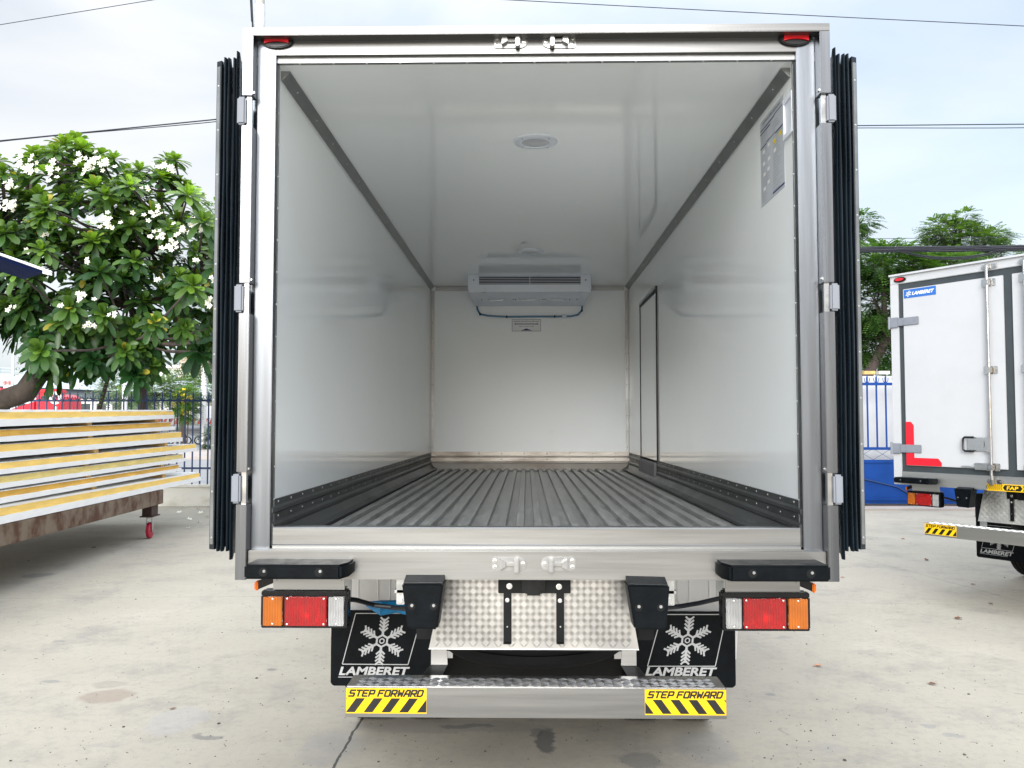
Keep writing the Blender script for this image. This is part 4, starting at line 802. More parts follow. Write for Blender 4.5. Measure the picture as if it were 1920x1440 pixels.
for x, yy in ((xe+.22, sgn*.09), (xN-.35, sgn*.09), (xe+2.0, sgn*2.1), (xN-.35, sgn*2.1)):
    if True:
        m = MB(); m.box(x-.12, x+.12, yy-.06, yy+.06, .30, zB0-.001, .004); m.box(x-.14, x+.14, yy-.08, yy+.08, .285, .30); cs = obj('caster', m, M['rust_dark'], CT)
        m = MB(); m.cyl((x, yy, .262), (0, 0, 1), .05, .024, 18)
        for q in (-.035, .035): m.prism([(x-.035, yy+q-.003, .265), (x+.035, yy+q-.003, .265), (x+.02, yy+q-.003, .08), (x-.02, yy+q-.003, .08)], (0, .006, 0))
        m.cyl((x, yy-.045, .105), (0, 1, 0), .012, .09, 10); obj('caster_fork', m, M['zinc'], cs)
        m = MB(); m.lathe([(.02, -.022), (.085, -.024), (.10, -.018), (.105, 0), (.10, .018), (.085, .024), (.02, .022)], (x, yy, .105), (0, 1, 0), 28); obj('caster_wheel', m, M['red_wheel'], cs)
# seven panels; (near y top, near y bottom at x=0, far px, far y top, far y bottom, foam tint)
PAN = [(768, 800, 328, 769, 784.5, 'foam'), (806, 829, 330, 791, 806, 'foam_ochre'), (834, 859, 345, 809.5, 827.5, 'foam'), (868, 890, 370, 832, 845.5, 'foam'), (894.5, 917, 350, 851, 864.5, 'foam_dull'), (921.5, 944.5, 341, 870.5, 882.5, 'foam_ochre'), (949, 984, 378, 884.5, 901, 'foam')]
LBL = ['topmost pale insulated panel of the stack on the trolley', 'second insulated panel from the top with ochre foam set back', 'third insulated panel from the top of the trolley stack', 'fourth insulated panel from the top with long protruding white skin', 'third insulated panel from the bottom with dull olive yellow foam', 'second insulated panel from the bottom with dark ochre foam', 'lowest insulated panel resting on the rusty trolley beam']
for i, (n1, n0, fx, f1, f0, fm) in enumerate(PAN):
    xf, zf1 = C_(fx, f1); _, zf0 = C_(fx, f0); _, zn1 = C_(0, n1); _, zn0 = C_(0, n0); off = sgn*(.02*((i*37) % 5)/4)
    if i == 6: zf0 = max(zf0, zB1+.002); zn0 = max(zn0, zB1+.002)
    def slab(m, z0f, z1f, z0n, z1n, xa, y0, y1):
        # extrapolate from x=xn to xN
        k = (xN-xf)/(xn-xf); zn0_ = z0f+(z0n-z0f)*k; zn1_ = z1f+(z1n-z1f)*k; g0 = z0f+(z0n-z0f)*(xa-xf)/(xn-xf); g1 = z1f+(z1n-z1f)*(xa-xf)/(xn-xf)
        K = 60; vs = []; rr = random.Random(i*7+int(abs(z0f)*1000))
        for k_ in range(K+1):
            t = k_/K; x = xa+(xN-xa)*t; a0, a1 = g0+(zn0_-g0)*t, g1+(zn1_-g1)*t; j = rr.uniform(-.0028, .0028)
            vs += [(x, y0+j*2, a0+j*.6), (x, y0+j*2, a1+rr.uniform(-.002, .002)), (x, y1, a1), (x, y1, a0)]
        fs = [[4*k_+a_, 4*k_+(a_+1) % 4, 4*k_+4+(a_+1) % 4, 4*k_+4+a_] for k_ in range(K) for a_ in range(4)]+[[0, 1, 2, 3], [4*K+3, 4*K+2, 4*K+1, 4*K]]
        m.add(vs, fs)
    P = tag(bpy.data.objects.new('insulated_panel', None), LBL[i], 'panel', 'insulated panels stacked on the trolley'); COL.objects.link(P); P.location = (far.x, far.y, 0); P.rotation_euler = (0, 0, ang)
    fn, ff = zn1-zn0, zf1-zf0; w0, w1 = .44, .86 if i in (0, 6) else .97
    m = MB(); slab(m, zf0, zf0+ff*w0, zn0, zn0+fn*w0, xf, off, off+sgn*2.35); obj('lower_skin', m, M['board'], P, smooth=False)
    m = MB(); slab(m, zf0+ff*w0, zf0+ff*w1, zn0+fn*w0, zn0+fn*w1, xf+(.10 if i in (1, 4) else .03), off+sgn*(.03 if i in (1, 5) else .008), off+sgn*2.3); obj('foam_core', m, M[fm], P, smooth=False)
    m = MB(); slab(m, zf0+ff*w1, zf1, zn0+fn*w1, zn1, xf+.05, off+sgn*.012, off+sgn*2.35); obj('upper_skin', m, M['board'], P, smooth=False)
# timber spacers between panels
for i in range(6):
    n1, n0, fx, f1, f0, fm = PAN[i]; xf, z1 = C_(fx, f0); _, z0 = C_(PAN[i+1][2], PAN[i+1][3]); x_, zn_a = C_(0, n0); _, zn_b = C_(0, PAN[i+1][0])
    for j, f in enumerate((.09, .55)):
        x = max(xf, C_(PAN[i+1][2], 800)[0])+.1+f*(xn-xf); t = (x-xf)/(xn-xf); a_, b_ = z0+(zn_b-z0)*t, z1+(zn_a-z1)*t
        if a_ > b_: a_, b_ = b_, a_
        if b_-a_ > .006:
            m = MB(); m.box(x, x+.11, sgn*.05, sgn*2.1, a_+.001, b_-.001); o = obj('timber_spacer', m, M['wood'], None); o.location = (far.x, far.y, 0); o.rotation_euler = (0, 0, ang)
            od = ['first', 'second', 'third', 'fourth', 'fifth', 'sixth'][i]
            tag(o, '%s wooden spacer in the %s gap from the top of the panel stack' % (('far end', 'mid length')[j], od), 'spacer', 'wooden spacers between the panels')
# ------------------------------------------------------------------ vegetation
def rot_to(axis): return Vector(axis).normalized().to_track_quat('Z', 'Y').to_matrix()
def plum_leaf(mb, c, d, up, Ln, wd, droop):
    """broad oblong leaf from c along d, folded at the midrib, drooping"""
    d = d.normalized(); side = d.cross(up); side = side.normalized() if side.length > 1e-3 else d.orthogonal().normalized(); nrm = side.cross(d)
    ms = []
    for t in (0, .22, .52, .80, .94, 1.0): ms.append(c+d*Ln*t-Vector((0, 0, 1))*droop*Ln*t*t)
    wf = (0, .42, .82, 1.0, .66); vs = ms[:]; li = []; ri = []
    for k in (1, 2, 3, 4):
        li.append(len(vs)); vs.append(ms[k]+side*wd*wf[k]*.5+nrm*wd*.13*wf[k]); ri.append(len(vs)); vs.append(ms[k]-side*wd*wf[k]*.5+nrm*wd*.13*wf[k])
    fs = [[0, 1, li[0]], [0, ri[0], 1], [4, 5, li[3]], [5, 4, ri[3]]]
    for k in (0, 1, 2): fs += [[k+1, k+2, li[k+1], li[k]], [k+2, k+1, ri[k], ri[k+1]]]
    mb.add(vs, fs)
def rosette(mb, c, ax, n, Ln, rnd, tone):
    Q = rot_to(ax)
    for i in range(n):
        a = i*2.39996+rnd.uniform(-.2, .2); f = i/n; tilt = R(18+85*f+rnd.uniform(-8, 8))
        d = Q @ Vector((math.cos(a)*math.sin(tilt), math.sin(a)*math.sin(tilt), math.cos(tilt)))
        y = max(0, min(1, tone*(1.15-f)+rnd.uniform(-.15, .15)))
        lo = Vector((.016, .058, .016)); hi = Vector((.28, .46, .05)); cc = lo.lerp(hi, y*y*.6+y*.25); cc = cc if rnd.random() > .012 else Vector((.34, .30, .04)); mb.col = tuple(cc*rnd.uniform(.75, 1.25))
        plum_leaf(mb, c, d, Vector(ax)+Vector((0, 0, .3)), Ln*rnd.uniform(.75, 1.1)*(.65+.5*f if f < .5 else 1), Ln*.32*rnd.uniform(.85, 1.15), .12+.35*f)
def inpoly(x, y, P):
    r_ = False; j = len(P)-1
    for i in range(len(P)):
        if (P[i][1] > y) != (P[j][1] > y) and x < (P[j][0]-P[i][0])*(y-P[i][1])/(P[j][1]-P[i][1])+P[i][0]: r_ = not r_
        j = i
    return r_
rnd = random.Random(11)
PL = thing('plumeria_tree', 'large frangipani tree with glossy leaves and white flower clusters above the stacked panels', 'tree', (at(-60, 900, 12.6).x, 12.6, 0))
pc = PL.location.copy()
CP = [(-160, 300), (-60, 285), (0, 272), (40, 275), (75, 265), (105, 248), (150, 250), (205, 262), (225, 285), (262, 305), (290, 300), (300, 282), (345, 285), (368, 330), (372, 375), (400, 395), (450, 420), (450, 560), (408, 640), (385, 660), (330, 620), (300, 672), (250, 690), (200, 655), (150, 690), (105, 700), (60, 668), (50, 640), (0, 610), (-60, 640), (-160, 600)]
trunk_pts = [Vector((at(-60, 900, 12.6).x, 12.6, 0)), at(-40, 790, 12.6), at(0, 752, 12.6), at(48, 735, 12.5), at(72, 700, 12.45), at(84, 655, 12.4), at(100, 600, 12.4)]
m = MB(); m.tube([p-pc for p in trunk_pts], [.20, .17, .16, .16, .15, .14, .11], 12)
limbs = [[(100, 600), (60, 540), (30, 470), (10, 400)], [(100, 600), (150, 560), (190, 525), (215, 505), (235, 440), (240, 380)], [(190, 525), (140, 470), (120, 400), (110, 320)], [(84, 655), (20, 600), (-60, 520), (-90, 430)], [(215, 505), (280, 470), (330, 430), (345, 360)], [(150, 560), (240, 570), (320, 560), (370, 500)], [(100, 600), (180, 620), (250, 640)], [(235, 440), (190, 380), (170, 310)], [(280, 470), (300, 400), (300, 330)], [(30, 470), (60, 400), (60, 330)]]
lim3 = []
for lm in limbs:
    yy = 12.4+rnd.uniform(-.7, .7); P = [at(x, y, 12.4+(yy-12.4)*i/(len(lm)-1))-pc for i, (x, y) in enumerate(lm)]; lim3.append(P); m.tube(P, .085, 8, r1=.03)
tk = obj('trunk', m, M['bark'], PL)
m = MB(); ros = []; tw = MB()
tries = 0
while len(ros) < 520 and tries < 20000:
    tries += 1; x, y = rnd.uniform(-160, 430), rnd.uniform(245, 705)
    if not inpoly(x, y, CP): continue
    Y = 12.3+rnd.gauss(0, .6)
    p = at(x, y+14, Y)
    if any((p-q).length < .145 for q in ros): continue
    ros.append(p)
cen = at(150, 520, 12.4)
for p in ros:
    o = (p-cen); hgt = (p.z-cen.z)/1.9; ax = Vector((o.x*.35, o.y*.6-.15, .55+max(0, o.z)*.6)).normalized()
    if p.z < cen.z-.5: ax = Vector((o.x*.5, o.y*.4-.45, .25)).normalized()
    tone = max(.0, min(1, .52+.5*hgt+rnd.uniform(-.25, .3)))  # leaf tint runs to a lighter green towards the crown top
    rosette(m, p-pc, ax, rnd.randint(18, 26), rnd.uniform(.24, .31), rnd, tone)
    b0 = min((q for P in lim3 for q in P), key=lambda q: (q-(p-pc)).length); tw.tube([b0, (b0+p-pc)/2+Vector((0, 0, -.06)), p-pc], .02, 5, r1=.012, cap=False)
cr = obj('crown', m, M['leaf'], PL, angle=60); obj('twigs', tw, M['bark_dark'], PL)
def flower(mb, c, ax, r):
    Q = rot_to(ax)
    for k in range(5):
        a = 2*math.pi*k/5; d = Q @ Vector((math.cos(a), math.sin(a), .25)); s_ = Q @ Vector((-math.sin(a), math.cos(a), .1)); mb.cur = 0
        mb.add([c, c+d*r*.55+s_*r*.33, c+d*r, c+d*r*.6-s_*r*.28], [[0, 1, 2, 3]])
    mb.cur = 1; mb.add([c+Q @ Vector((r*.2*math.cos(2*math.pi*k/5), r*.2*math.sin(2*math.pi*k/5), .12*r)) for k in range(5)], [[0, 1, 2, 3, 4]]); mb.cur = 0
FC = [(38, 300, 3), (20, 345, 2), (12, 382, 2), (55, 318, 2), (92, 322, 2), (175, 302, 3), (195, 306, 2), (160, 300, 2), (148, 290, 1), (310, 312, 2), (298, 308, 1), (205, 412, 3), (172, 416, 1), (285, 402, 2), (348, 425, 3), (368, 426, 2), (297, 442, 2), (315, 466, 2), (325, 452, 1), (22, 388, 2), (86, 440, 1), (92, 392, 1), (150, 556, 2), (172, 610, 2), (48, 468, 1), (366, 486, 1), (395, 520, 1), (395, 568, 2), (216, 590, 1), (302, 527, 1), (20, 580, 1), (35, 515, 1), (115, 572, 1), (160, 488, 1), (272, 350, 1), (100, 300, 1)]
for (x, y, k) in FC:
    m = MB(); c = at(x, y, 11.0+rnd.uniform(-.1, .15))-pc
    for j in range(5*k if k > 1 else 3):
        o = Vector((rnd.gauss(0, .030*k), rnd.gauss(0, .035), rnd.gauss(0, .020*k))); flower(m, c+o, (rnd.uniform(-.5, .5), -1, rnd.uniform(-.2, .9)), .038)
    st = rnd.choice(ros); m.cur = 0; obj('flower_cluster', m, [M['petal'], M['petal_eye']], PL, smooth=False)
# feathery trees
def feather_crown(mb, blobs, n, lf, rnd, lo, hi, droop=.25, fl=.32):
    tot = sum(b[1]**2 for b in blobs)
    for c, r, *sq in blobs:
        sq = sq[0] if sq else .75
        for _ in range(int(n*r*r/tot)):
            u = Vector((rnd.gauss(0, 1), rnd.gauss(0, 1), rnd.gauss(0, 1))).normalized(); rr = r*rnd.uniform(.35, 1.0)**.6
            p = Vector(c)+Vector((u.x*rr, u.y*rr, u.z*rr*sq)); d = (Vector((u.x, u.y, u.z*.4))+Vector((rnd.uniform(-.5, .5), rnd.uniform(-.5, .5), rnd.uniform(-.3, .2)))).normalized()
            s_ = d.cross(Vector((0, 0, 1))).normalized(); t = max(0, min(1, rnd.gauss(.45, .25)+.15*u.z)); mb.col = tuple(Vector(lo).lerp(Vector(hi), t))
            k = 7; L_ = fl*rnd.uniform(.7, 1.2)
            for i in range(1, k+1):
                q = p+d*L_*i/k-Vector((0, 0, 1))*droop*L_*(i/k)**2; ww = lf*(1.1-.5*i/k)
                for sg in (-1, 1):
                    e = (s_*sg+d*.35+Vector((0, 0, rnd.uniform(-.35, .05)))).normalized()*ww; h_ = d*lf*.22
                    mb.add([q, q+e*.5+h_, q+e, q+e*.5-h_], [[0, 1, 2, 3]])
def branchy(mb, base, top, blobs, r, rnd):
    mid = Vector(base).lerp(Vector(top), .5)+Vector((rnd.uniform(-.2, .2), 0, 0)); mb.tube([base, mid, top], [r, r*.8, r*.55], 9)
    for c, rr, *_ in blobs:
        c = Vector(c); a = Vector(top); m1 = a.lerp(c, .5)+Vector((0, 0, rr*.15)); mb.tube([a, m1, c], [r*.45, r*.3, r*.12], 6)
        for k in range(4):
            e = c+Vector((rnd.uniform(-1, 1), rnd.uniform(-1, 1), rnd.uniform(-.3, .9)))*rr*.7; mb.tube([m1.lerp(c, rnd.uniform(.2, .9)), e], r*.1, 5, r1=r*.04)
def ftree(label, base, top, blobs, n, lf, r, lo, hi, seed, cat='tree', name='feathery_tree', fl=.32, droop=.25):
    rd = random.Random(seed); b = Vector(base); t = thing(name, label, cat, b); m = MB(); bl = [(Vector(c[0])-b, *c[1:]) for c in blobs]; branchy(m, Vector((0, 0, 0)), Vector(top)-b, bl, r, rd); obj('trunk', m, M['bark_dark'], t)
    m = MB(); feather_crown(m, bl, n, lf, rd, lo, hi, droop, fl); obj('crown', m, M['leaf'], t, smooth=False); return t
LO, HI = (.030, .085, .022), (.13, .25, .055)
def BL(Y, *l): return [(at(x, y, Y+dy), r*Y/FPX, sq) for x, y, r, dy, sq in l]
ftree('tall feathery green tree behind the blue gate, left of the parked truck box', (6.4, 19, 0), at(1660, 640, 19), BL(19, (1640, 560, 75, 0, .9), (1625, 640, 55, .5, .8), (1700, 510, 80, 0, .45), (1655, 490, 60, -.6, .5), (1780, 500, 60, .4, .4), (1600, 600, 60, 1, 1), (1650, 640, 60, 1, 1), (1740, 600, 70, 1, 1)), 5200, .095, .18, LO, HI, 3)
ftree('feathery tree whose top rises above the roof of the angled truck', (9.4, 21.5, 0), at(1790, 520, 21.5), BL(21.5, (1790, 445, 50, 0, .6), (1760, 430, 30, .3, .7), (1830, 455, 45, -.4, .45), (1805, 410, 22, 0, .7), (1865, 440, 25, .2, .5), (1745, 470, 35, .6, .5), (1880, 480, 35, 0, .4)), 2200, .075, .16, LO, (.16, .27, .06), 4, fl=.26)
ftree('small spray of feathery leaves showing beside the upper right door', (6.0, 24, 0), at(1600, 470, 24), BL(24, (1612, 415, 24, 0, .8), (1590, 440, 30, 0, .8)), 330, .10, .10, LO, HI, 5)
ftree('light green feathery tree behind the frangipani, next to the open truck', (-5.62, 16.6, 0), at(400, 560, 16.6), BL(16.6, (400, 640, 28, 0, 1.3), (385, 690, 16, 0, .9), (405, 400, 26, 0, .9), (360, 680, 20, 0, .7), (395, 560, 26, 0, 1), (405, 480, 28, 0, 1), (345, 705, 14, 0, .6)), 650, .065, .07, (.05, .13, .02), (.17, .34, .04), 6, droop=.7)
ftree('bright green hanging foliage of a slim tree between the two left trunks', (-7.6, 14.6, 0), at(222, 640, 14.6), BL(14.6, (205, 690, 22, 0, 1.2), (190, 720, 12, 0, 1.0), (230, 670, 20, 0, .8), (130, 660, 20, 0, .8), (60, 640, 20, 0, .6), (255, 470, 60, .6, .6), (120, 440, 60, .6, .6)), 620, .06, .05, (.06, .16, .02), (.20, .38, .05), 8, droop=.9, name='slim_tree')
# dark trunk with a tuft of narrow leaves
DT = thing('frangipani_tree', 'thin dark trunk with a tuft of narrow drooping leaves behind the blue fence', 'tree', (at(265, 900, 16.5).x, 16.5, 0)); b0 = DT.location.copy()
m = MB(); m.tube([Vector((0, 0, 0)), at(268, 760, 16.5)-b0, at(265, 705, 16.5)-b0, at(270, 672, 16.5)-b0], [.10, .095, .09, .11], 10); obj('trunk', m, M['bark_dark'], DT); m = MB()
for k in range(5): c = at(262+rnd.uniform(-16, 22), 672+rnd.uniform(-10, 8), 16.4)-b0; rosette(m, c, (rnd.uniform(-.4, .6), -.3, .6), 24, .5, rnd, .3)
obj('crown', m, M['leaf'], DT, smooth=False)
# distant trees with haze put into their pale tint, bushes beyond the road
ftree('pale feathery roadside tree in the distance right of the dark trunk', (at(345, 800, 58).x, 58, 0), at(340, 745, 58), BL(58, (340, 720, 32, 0, .45), (300, 728, 28, 0, .5), (375, 728, 25, 0, .4), (265, 740, 24, 0, .6), (240, 745, 22, 0, .6)), 500, .30, .2, (.10, .17, .10), (.24, .34, .17), 9, fl=1.1, name='distant_tree')
ftree('pale distant tree under the flyover left of the dark trunk', (at(225, 800, 66).x, 66, 0), at(225, 740, 66), BL(66, (228, 700, 24, 0, .9), (205, 735, 20, 0, .5)), 160, .30, .2, (.12, .18, .14), (.24, .32, .22), 10, fl=1.1, name='distant_tree')
def bush(label, Y, blobs, n, lo, hi, seed, lf, fl, flowers=0):
    rd = random.Random(seed); b = at(blobs[0][0], 800, Y); b.z = 0; t = thing('bush', label, 'bush', b); m = MB(); bl = [(at(x, y, Y)-b, r*Y/FPX, sq) for x, y, r, sq in blobs]
    feather_crown(m, bl, n, lf, rd, lo, hi, .2, fl); obj('foliage', m, M['leaf'], t, smooth=False)
    m = MB()
    for c, r, sq in bl: m.tube([(c.x, c.y, 0), (c.x+.1, c.y, c.z)], .02, 5)
    obj('stem', m, M['bark_dark'], t)
    if flowers:
        m = MB()
        for _ in range(flowers): c, r, sq = rd.choice(bl); u = Vector((rd.gauss(0, .5), -1, rd.gauss(0, .6))).normalized(); m.dome(c+Vector((u.x*r, u.y*r, u.z*r*sq+.1)), (0, -1, 0), r*.16, r*.1, 6)
        obj('blossom', m, M['flower_yellow'], t)
bush('bush covered in yellow blossom behind the blue fence, beside the white van', 44, [(352, 745, 17, 1.2), (335, 755, 12, 1.3), (325, 760, 8, 1), (350, 775, 14, .8)], 520, (.05, .12, .03), (.15, .28, .05), 2, .16, .5, 60)
bush('dark green bush at the kerb across the road beside the grey post', 46, [(392, 822, 16, 1.1), (408, 815, 16, 1.2)], 220, (.02, .06, .02), (.07, .16, .04), 4, .14, .5)
# fallen leaves and petals
def dead_leaf(px, py, sz, mt, label, rz, grp='fallen leaves on the concrete', cat='leaf', name='fallen_leaf'):
    p = at(px, py, Z=0); m = MB(); rd = random.Random(px); vs = []; K = 7
    for i in range(K+1):
        t = i/K; wd_ = .26*math.sin(math.pi*min(1, t*1.02))**.8*sz; z = .004+.22*sz*(t-.45)**2+rd.uniform(0, .03)*sz
        vs += [((t-.5)*sz, wd_, z+.16*sz*rd.uniform(.5, 1)*(wd_ > 0.01)), ((t-.5)*sz, 0, z), ((t-.5)*sz, -wd_, z+.13*sz*rd.uniform(.4, 1)*(wd_ > .01))]
    fs = []
    for i in range(K): a_ = 3*i; fs += [[a_, a_+1, a_+4, a_+3], [a_+1, a_+2, a_+5, a_+4]]
    m.add(vs, fs); o = obj(name, m, mt); o.location = (p.x, p.y, .001); o.rotation_euler = (0, 0, rz); return tag(o, label, cat, grp)
dead_leaf(1797, 1161, .075, M['dead_leaf'], 'curled dark brown leaf on the concrete in front of the angled truck', .4)
dead_leaf(1737, 1051, .085, M['dead_leaf'], 'brown leaf on the concrete below the left end of the angled truck step', 1.1)
dead_leaf(1533, 1250, .060, M['dead_leaf_tan'], 'light tan leaf on the concrete to the right of the open truck step', -.3)
dead_leaf(1748, 1284, .050, M['dead_leaf'], 'small blackish leaf lying alone on the bare concrete at lower right', -.5)
dead_leaf(1580, 1083, .055, M['dead_leaf_tan'], 'small tan leaf on the ground just right of the right door seal', .8)
dead_leaf(1693, 1011, .07, M['dead_leaf_tan'], 'pale tan leaf on the concrete left of the angled truck step sticker', .1)
dead_leaf(1825, 1097, .05, M['dead_leaf'], 'small dark leaf in the shade of the angled truck near its wheel', .2)
dead_leaf(1857, 1133, .05, M['dead_leaf'], 'small dark leaf beside the concrete crack under the angled truck', 2.2)
dead_leaf(324, 1330, .035, M['dead_leaf'], 'small black crumb of leaf on the concrete at lower left', .6)
dead_leaf(176, 1028, .07, M['dead_leaf'], 'dark leaf lying in the shadow under the panel trolley', 1.2)
gm = MB(); rg = random.Random(21)
for _ in range(900):
    px_, py_ = rg.uniform(0, 1920), 960+480*rg.random()**.8; p = at(px_, py_, Z=0); sz = rg.uniform(.0015, .0045)*(2.2 if rg.random() < .06 else 1)
    gm.dome((p.x, p.y, .0), (rg.uniform(-.2, .2), rg.uniform(-.2, .2), 1), sz, sz*.8, 5)
go = obj('grit', gm, M['grit']); tag(go, 'dark grit and crumbs scattered over the concrete yard', 'grit', kind='stuff')
for i, (x, y) in enumerate(((345, 951), (372, 955), (390, 951), (376, 963), (355, 975), (372, 980), (390, 970), (353, 992), (336, 962))):
    m = MB(); flower(m, Vector((0, 0, .012)), (.3, .2, 1), .05); p = at(x, y, Z=0); o = obj('fallen_blossom', m, [M['petal'], M['petal_eye']], smooth=False); o.location = (p.x, p.y, .001); o.rotation_euler = (0, 0, i*1.3)
    tag(o, 'white blossom fallen on the concrete, '+['left of three by the low wall', 'middle of three by the low wall', 'rightmost by the low wall', 'centre one of the scattered group beside the trolley', 'one just right of the red caster, upper of two', 'one below the centre of the scattered group', 'rightmost one beside the open door seal', 'one nearest the camera beside the trolley', 'leftmost one behind the red caster'][i], 'blossom', 'fallen blossoms by the low wall')
# ------------------------------------------------------------------ fence, walls
lw = thing('low_wall', 'low off-white wall under the dark blue fence on the left', 'wall', (-7, YF, 0)); zt = at(350, 908, YF).z
m = MB(); m.box(-6, 12.3, -.06, .14, 0, zt-.05, .004); obj('wall', m, M['wall_white'], lw); m = MB(); m.box(-6, 12.3, -.09, .17, zt-.05, zt, .006); obj('coping', m, M['wall_white'], lw)
fc = thing('metal_fence', 'dark blue steel fence with spear tips on the low wall behind the panels', 'fence', (-7, YF+.03, zt)); zr = at(350, 751, YF).z-zt; zlr = at(350, 878, YF).z-zt; ztt = at(350, 731, YF).z-zt
for z in (zr, zlr): m = MB(); m.box(-6, 12.3, -.012, .012, z-.018, z+.018); obj('rail', m, M['navy_paint'], fc)
m = MB(); m.box(-.012, .012, -.026, -.012, 0, ztt-.08); m.add([(-.014, -.02, ztt-.08), (.014, -.02, ztt-.08), (0, -.034, ztt-.08), (0, -.02, ztt)], [[0, 1, 3], [1, 2, 3], [2, 0, 3], [0, 2, 1]])
m.tube([(-.008, -.02, zr-.0), (.035, -.02, zr+.03), (.05, -.02, zr+.075)], .007, 5); m.tube([(.008, -.02, zr-.0), (-.035, -.02, zr+.03), (-.05, -.02, zr+.075)], .007, 5)
pk = obj('picket', m, M['navy_paint'], fc); pk.location.x = -3.3
for i in range(1, 100):
    c = pk.copy(); COL.objects.link(c); c.location.x = -3.3+.1415*i
# signs
def ring_sign(cx, cz, r, y, parent, tilt=0):
    m = MB(); m.lathe([(0, 0), (r*.78, 0), (r*.78, .004)], (cx, y, cz), (0, -1, 0), 28); obj('sign_face', m, M['stripe_white'], parent); m = MB(); m.lathe([(r*.78, .0), (r*.78, .006), (r, .006), (r, -.004)], (cx, y, cz), (0, -1, 0), 28)
    bar2(m, (cx-r*.55, cz+r*.55), (cx+r*.55, cz-r*.55), r*.16, (Vector((0, y, 0)), Vector((1, 0, 0)), Vector((0, 0, 1))), .005); obj('sign_ring', m, M['red_paint'], parent)
    m = MB(); m.box(cx-r*.3, cx+r*.3, y-.003, y-.0005, cz-r*.3, cz+r*.15); m.box(cx-r*.25, cx+r*.25, y-.0045, y-.003, cz+r*.15, cz+r*.35); obj('sign_symbol', m, M['ink'], parent)
sg = thing('road_sign', 'round no-entry-for-trucks sign with red ring and slash behind the blue fence', 'sign', (0, 17, 0)); p = at(104, 746, 17); ring_sign(p.x, p.z, .17, 0, sg); m = MB(); m.cyl((p.x, .02, 0), (0, 0, 1), .025, p.z, 10); obj('post', m, M['galv'], sg)
sg = thing('road_sign', 'white square sign with two red circles hanging below the flyover', 'sign', (0, 52, 0)); p = at(14, 718, 52); m = MB(); m.box(p.x-.26, p.x+.26, .0, .02, p.z-.33, p.z+.33); obj('sign_board', m, M['stripe_white'], sg)
for q in (-.13, .13):
    m = MB(); m.lathe([(.075, .001), (.075, .012), (.12, .012), (.12, .001)], (p.x+q, 0, p.z), (0, -1, 0), 20); obj('sign_ring', m, M['red_paint'], sg); m = MB(); m.box(p.x+q-.035, p.x+q+.035, -.006, 0, p.z-.05, p.z+.05); obj('sign_symbol', m, M['ink'], sg)
m = MB(); m.cyl((p.x, .05, 0), (0, 0, 1), .05, p.z, 8); obj('post', m, M['galv'], sg)
# right: white wall, blue gate
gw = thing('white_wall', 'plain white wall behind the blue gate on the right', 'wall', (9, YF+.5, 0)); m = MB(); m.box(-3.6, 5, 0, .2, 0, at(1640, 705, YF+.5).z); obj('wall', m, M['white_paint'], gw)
for px in (1628, 1655): m = MB(); p = at(px, 700, YF+.6); m.box(p.x-9-.10, p.x-9+.10, .02, .16, p.z-.02, p.z+.04); obj('wall_cap', m, M['wood'] if px == 1628 else M['wall_white'], gw)
bgt = thing('blue_gate', 'bright blue sliding gate with solid lower panel and open bars above', 'gate', (9, YF, 0)); zg = at(1640, 862, YF).z; zr1 = at(1640, 841, YF).z; zt1 = at(1640, 720, YF).z; ztip = at(1640, 702, YF).z; zb1 = at(1640, 950, YF).z
zb1 = .06
m = MB(); m.box(-3.6, 5, 0, .03, zb1, zg, .002); obj('lower_panel', m, M['blue_paint'], bgt)
for z in (zg-.03, at(1640, 936, YF).z, zr1, zt1): m = MB(); m.box(-3.6, 5, -.02, -.0005, z-.025, z+.025, .003); obj('gate_rail', m, M['blue_paint'], bgt)
m = MB(); m.tube([(-3.5, -.02, .62), (-2.4, -.02, .36), (-2.0, -.02, .12)], .012, 5); obj('gate_strut', m, M['navy_paint'], bgt)
m = MB(); m.box(-.012, .012, .0, .024, zr1, ztip-.05); m.add([(-.014, .0, ztip-.05), (.014, 0, ztip-.05), (0, .024, ztip-.05), (0, .01, ztip)], [[0, 1, 3], [1, 2, 3], [2, 0, 3]])
m.tube([(-.008, .01, zt1), (.04, .01, zt1+.05), (.05, .01, zt1+.11)], .006, 5); m.tube([(.008, .01, zt1), (-.04, .01, zt1+.05), (-.05, .01, zt1+.11)], .006, 5); gp = obj('gate_bar', m, M['blue_paint'], bgt); gp.location.x = -3.05
for i in range(1, 48): c = gp.copy(); COL.objects.link(c); c.location.x = -3.05+.165*i
m = MB(); zq = (zr1+zg)/2
for i in range(24):
    x = -3.13+.33*i; m.tube([(x, .01, zg), (x+.33, .01, zr1)], .004, 4); m.tube([(x, .014, zr1), (x+.33, .014, zg)], .004, 4)
obj('gate_bracing', m, M['navy_paint'], bgt)
m = MB(); m.box(-3.6, 5, -.10, .02, .0, .045, .005); obj('gate_track', m, M['rust_dark'], bgt)
g = MB(); g.box(4.9, 16, YF-.62, YF-.12, -.02, .035); struct('kerb', g, M['pavement'])
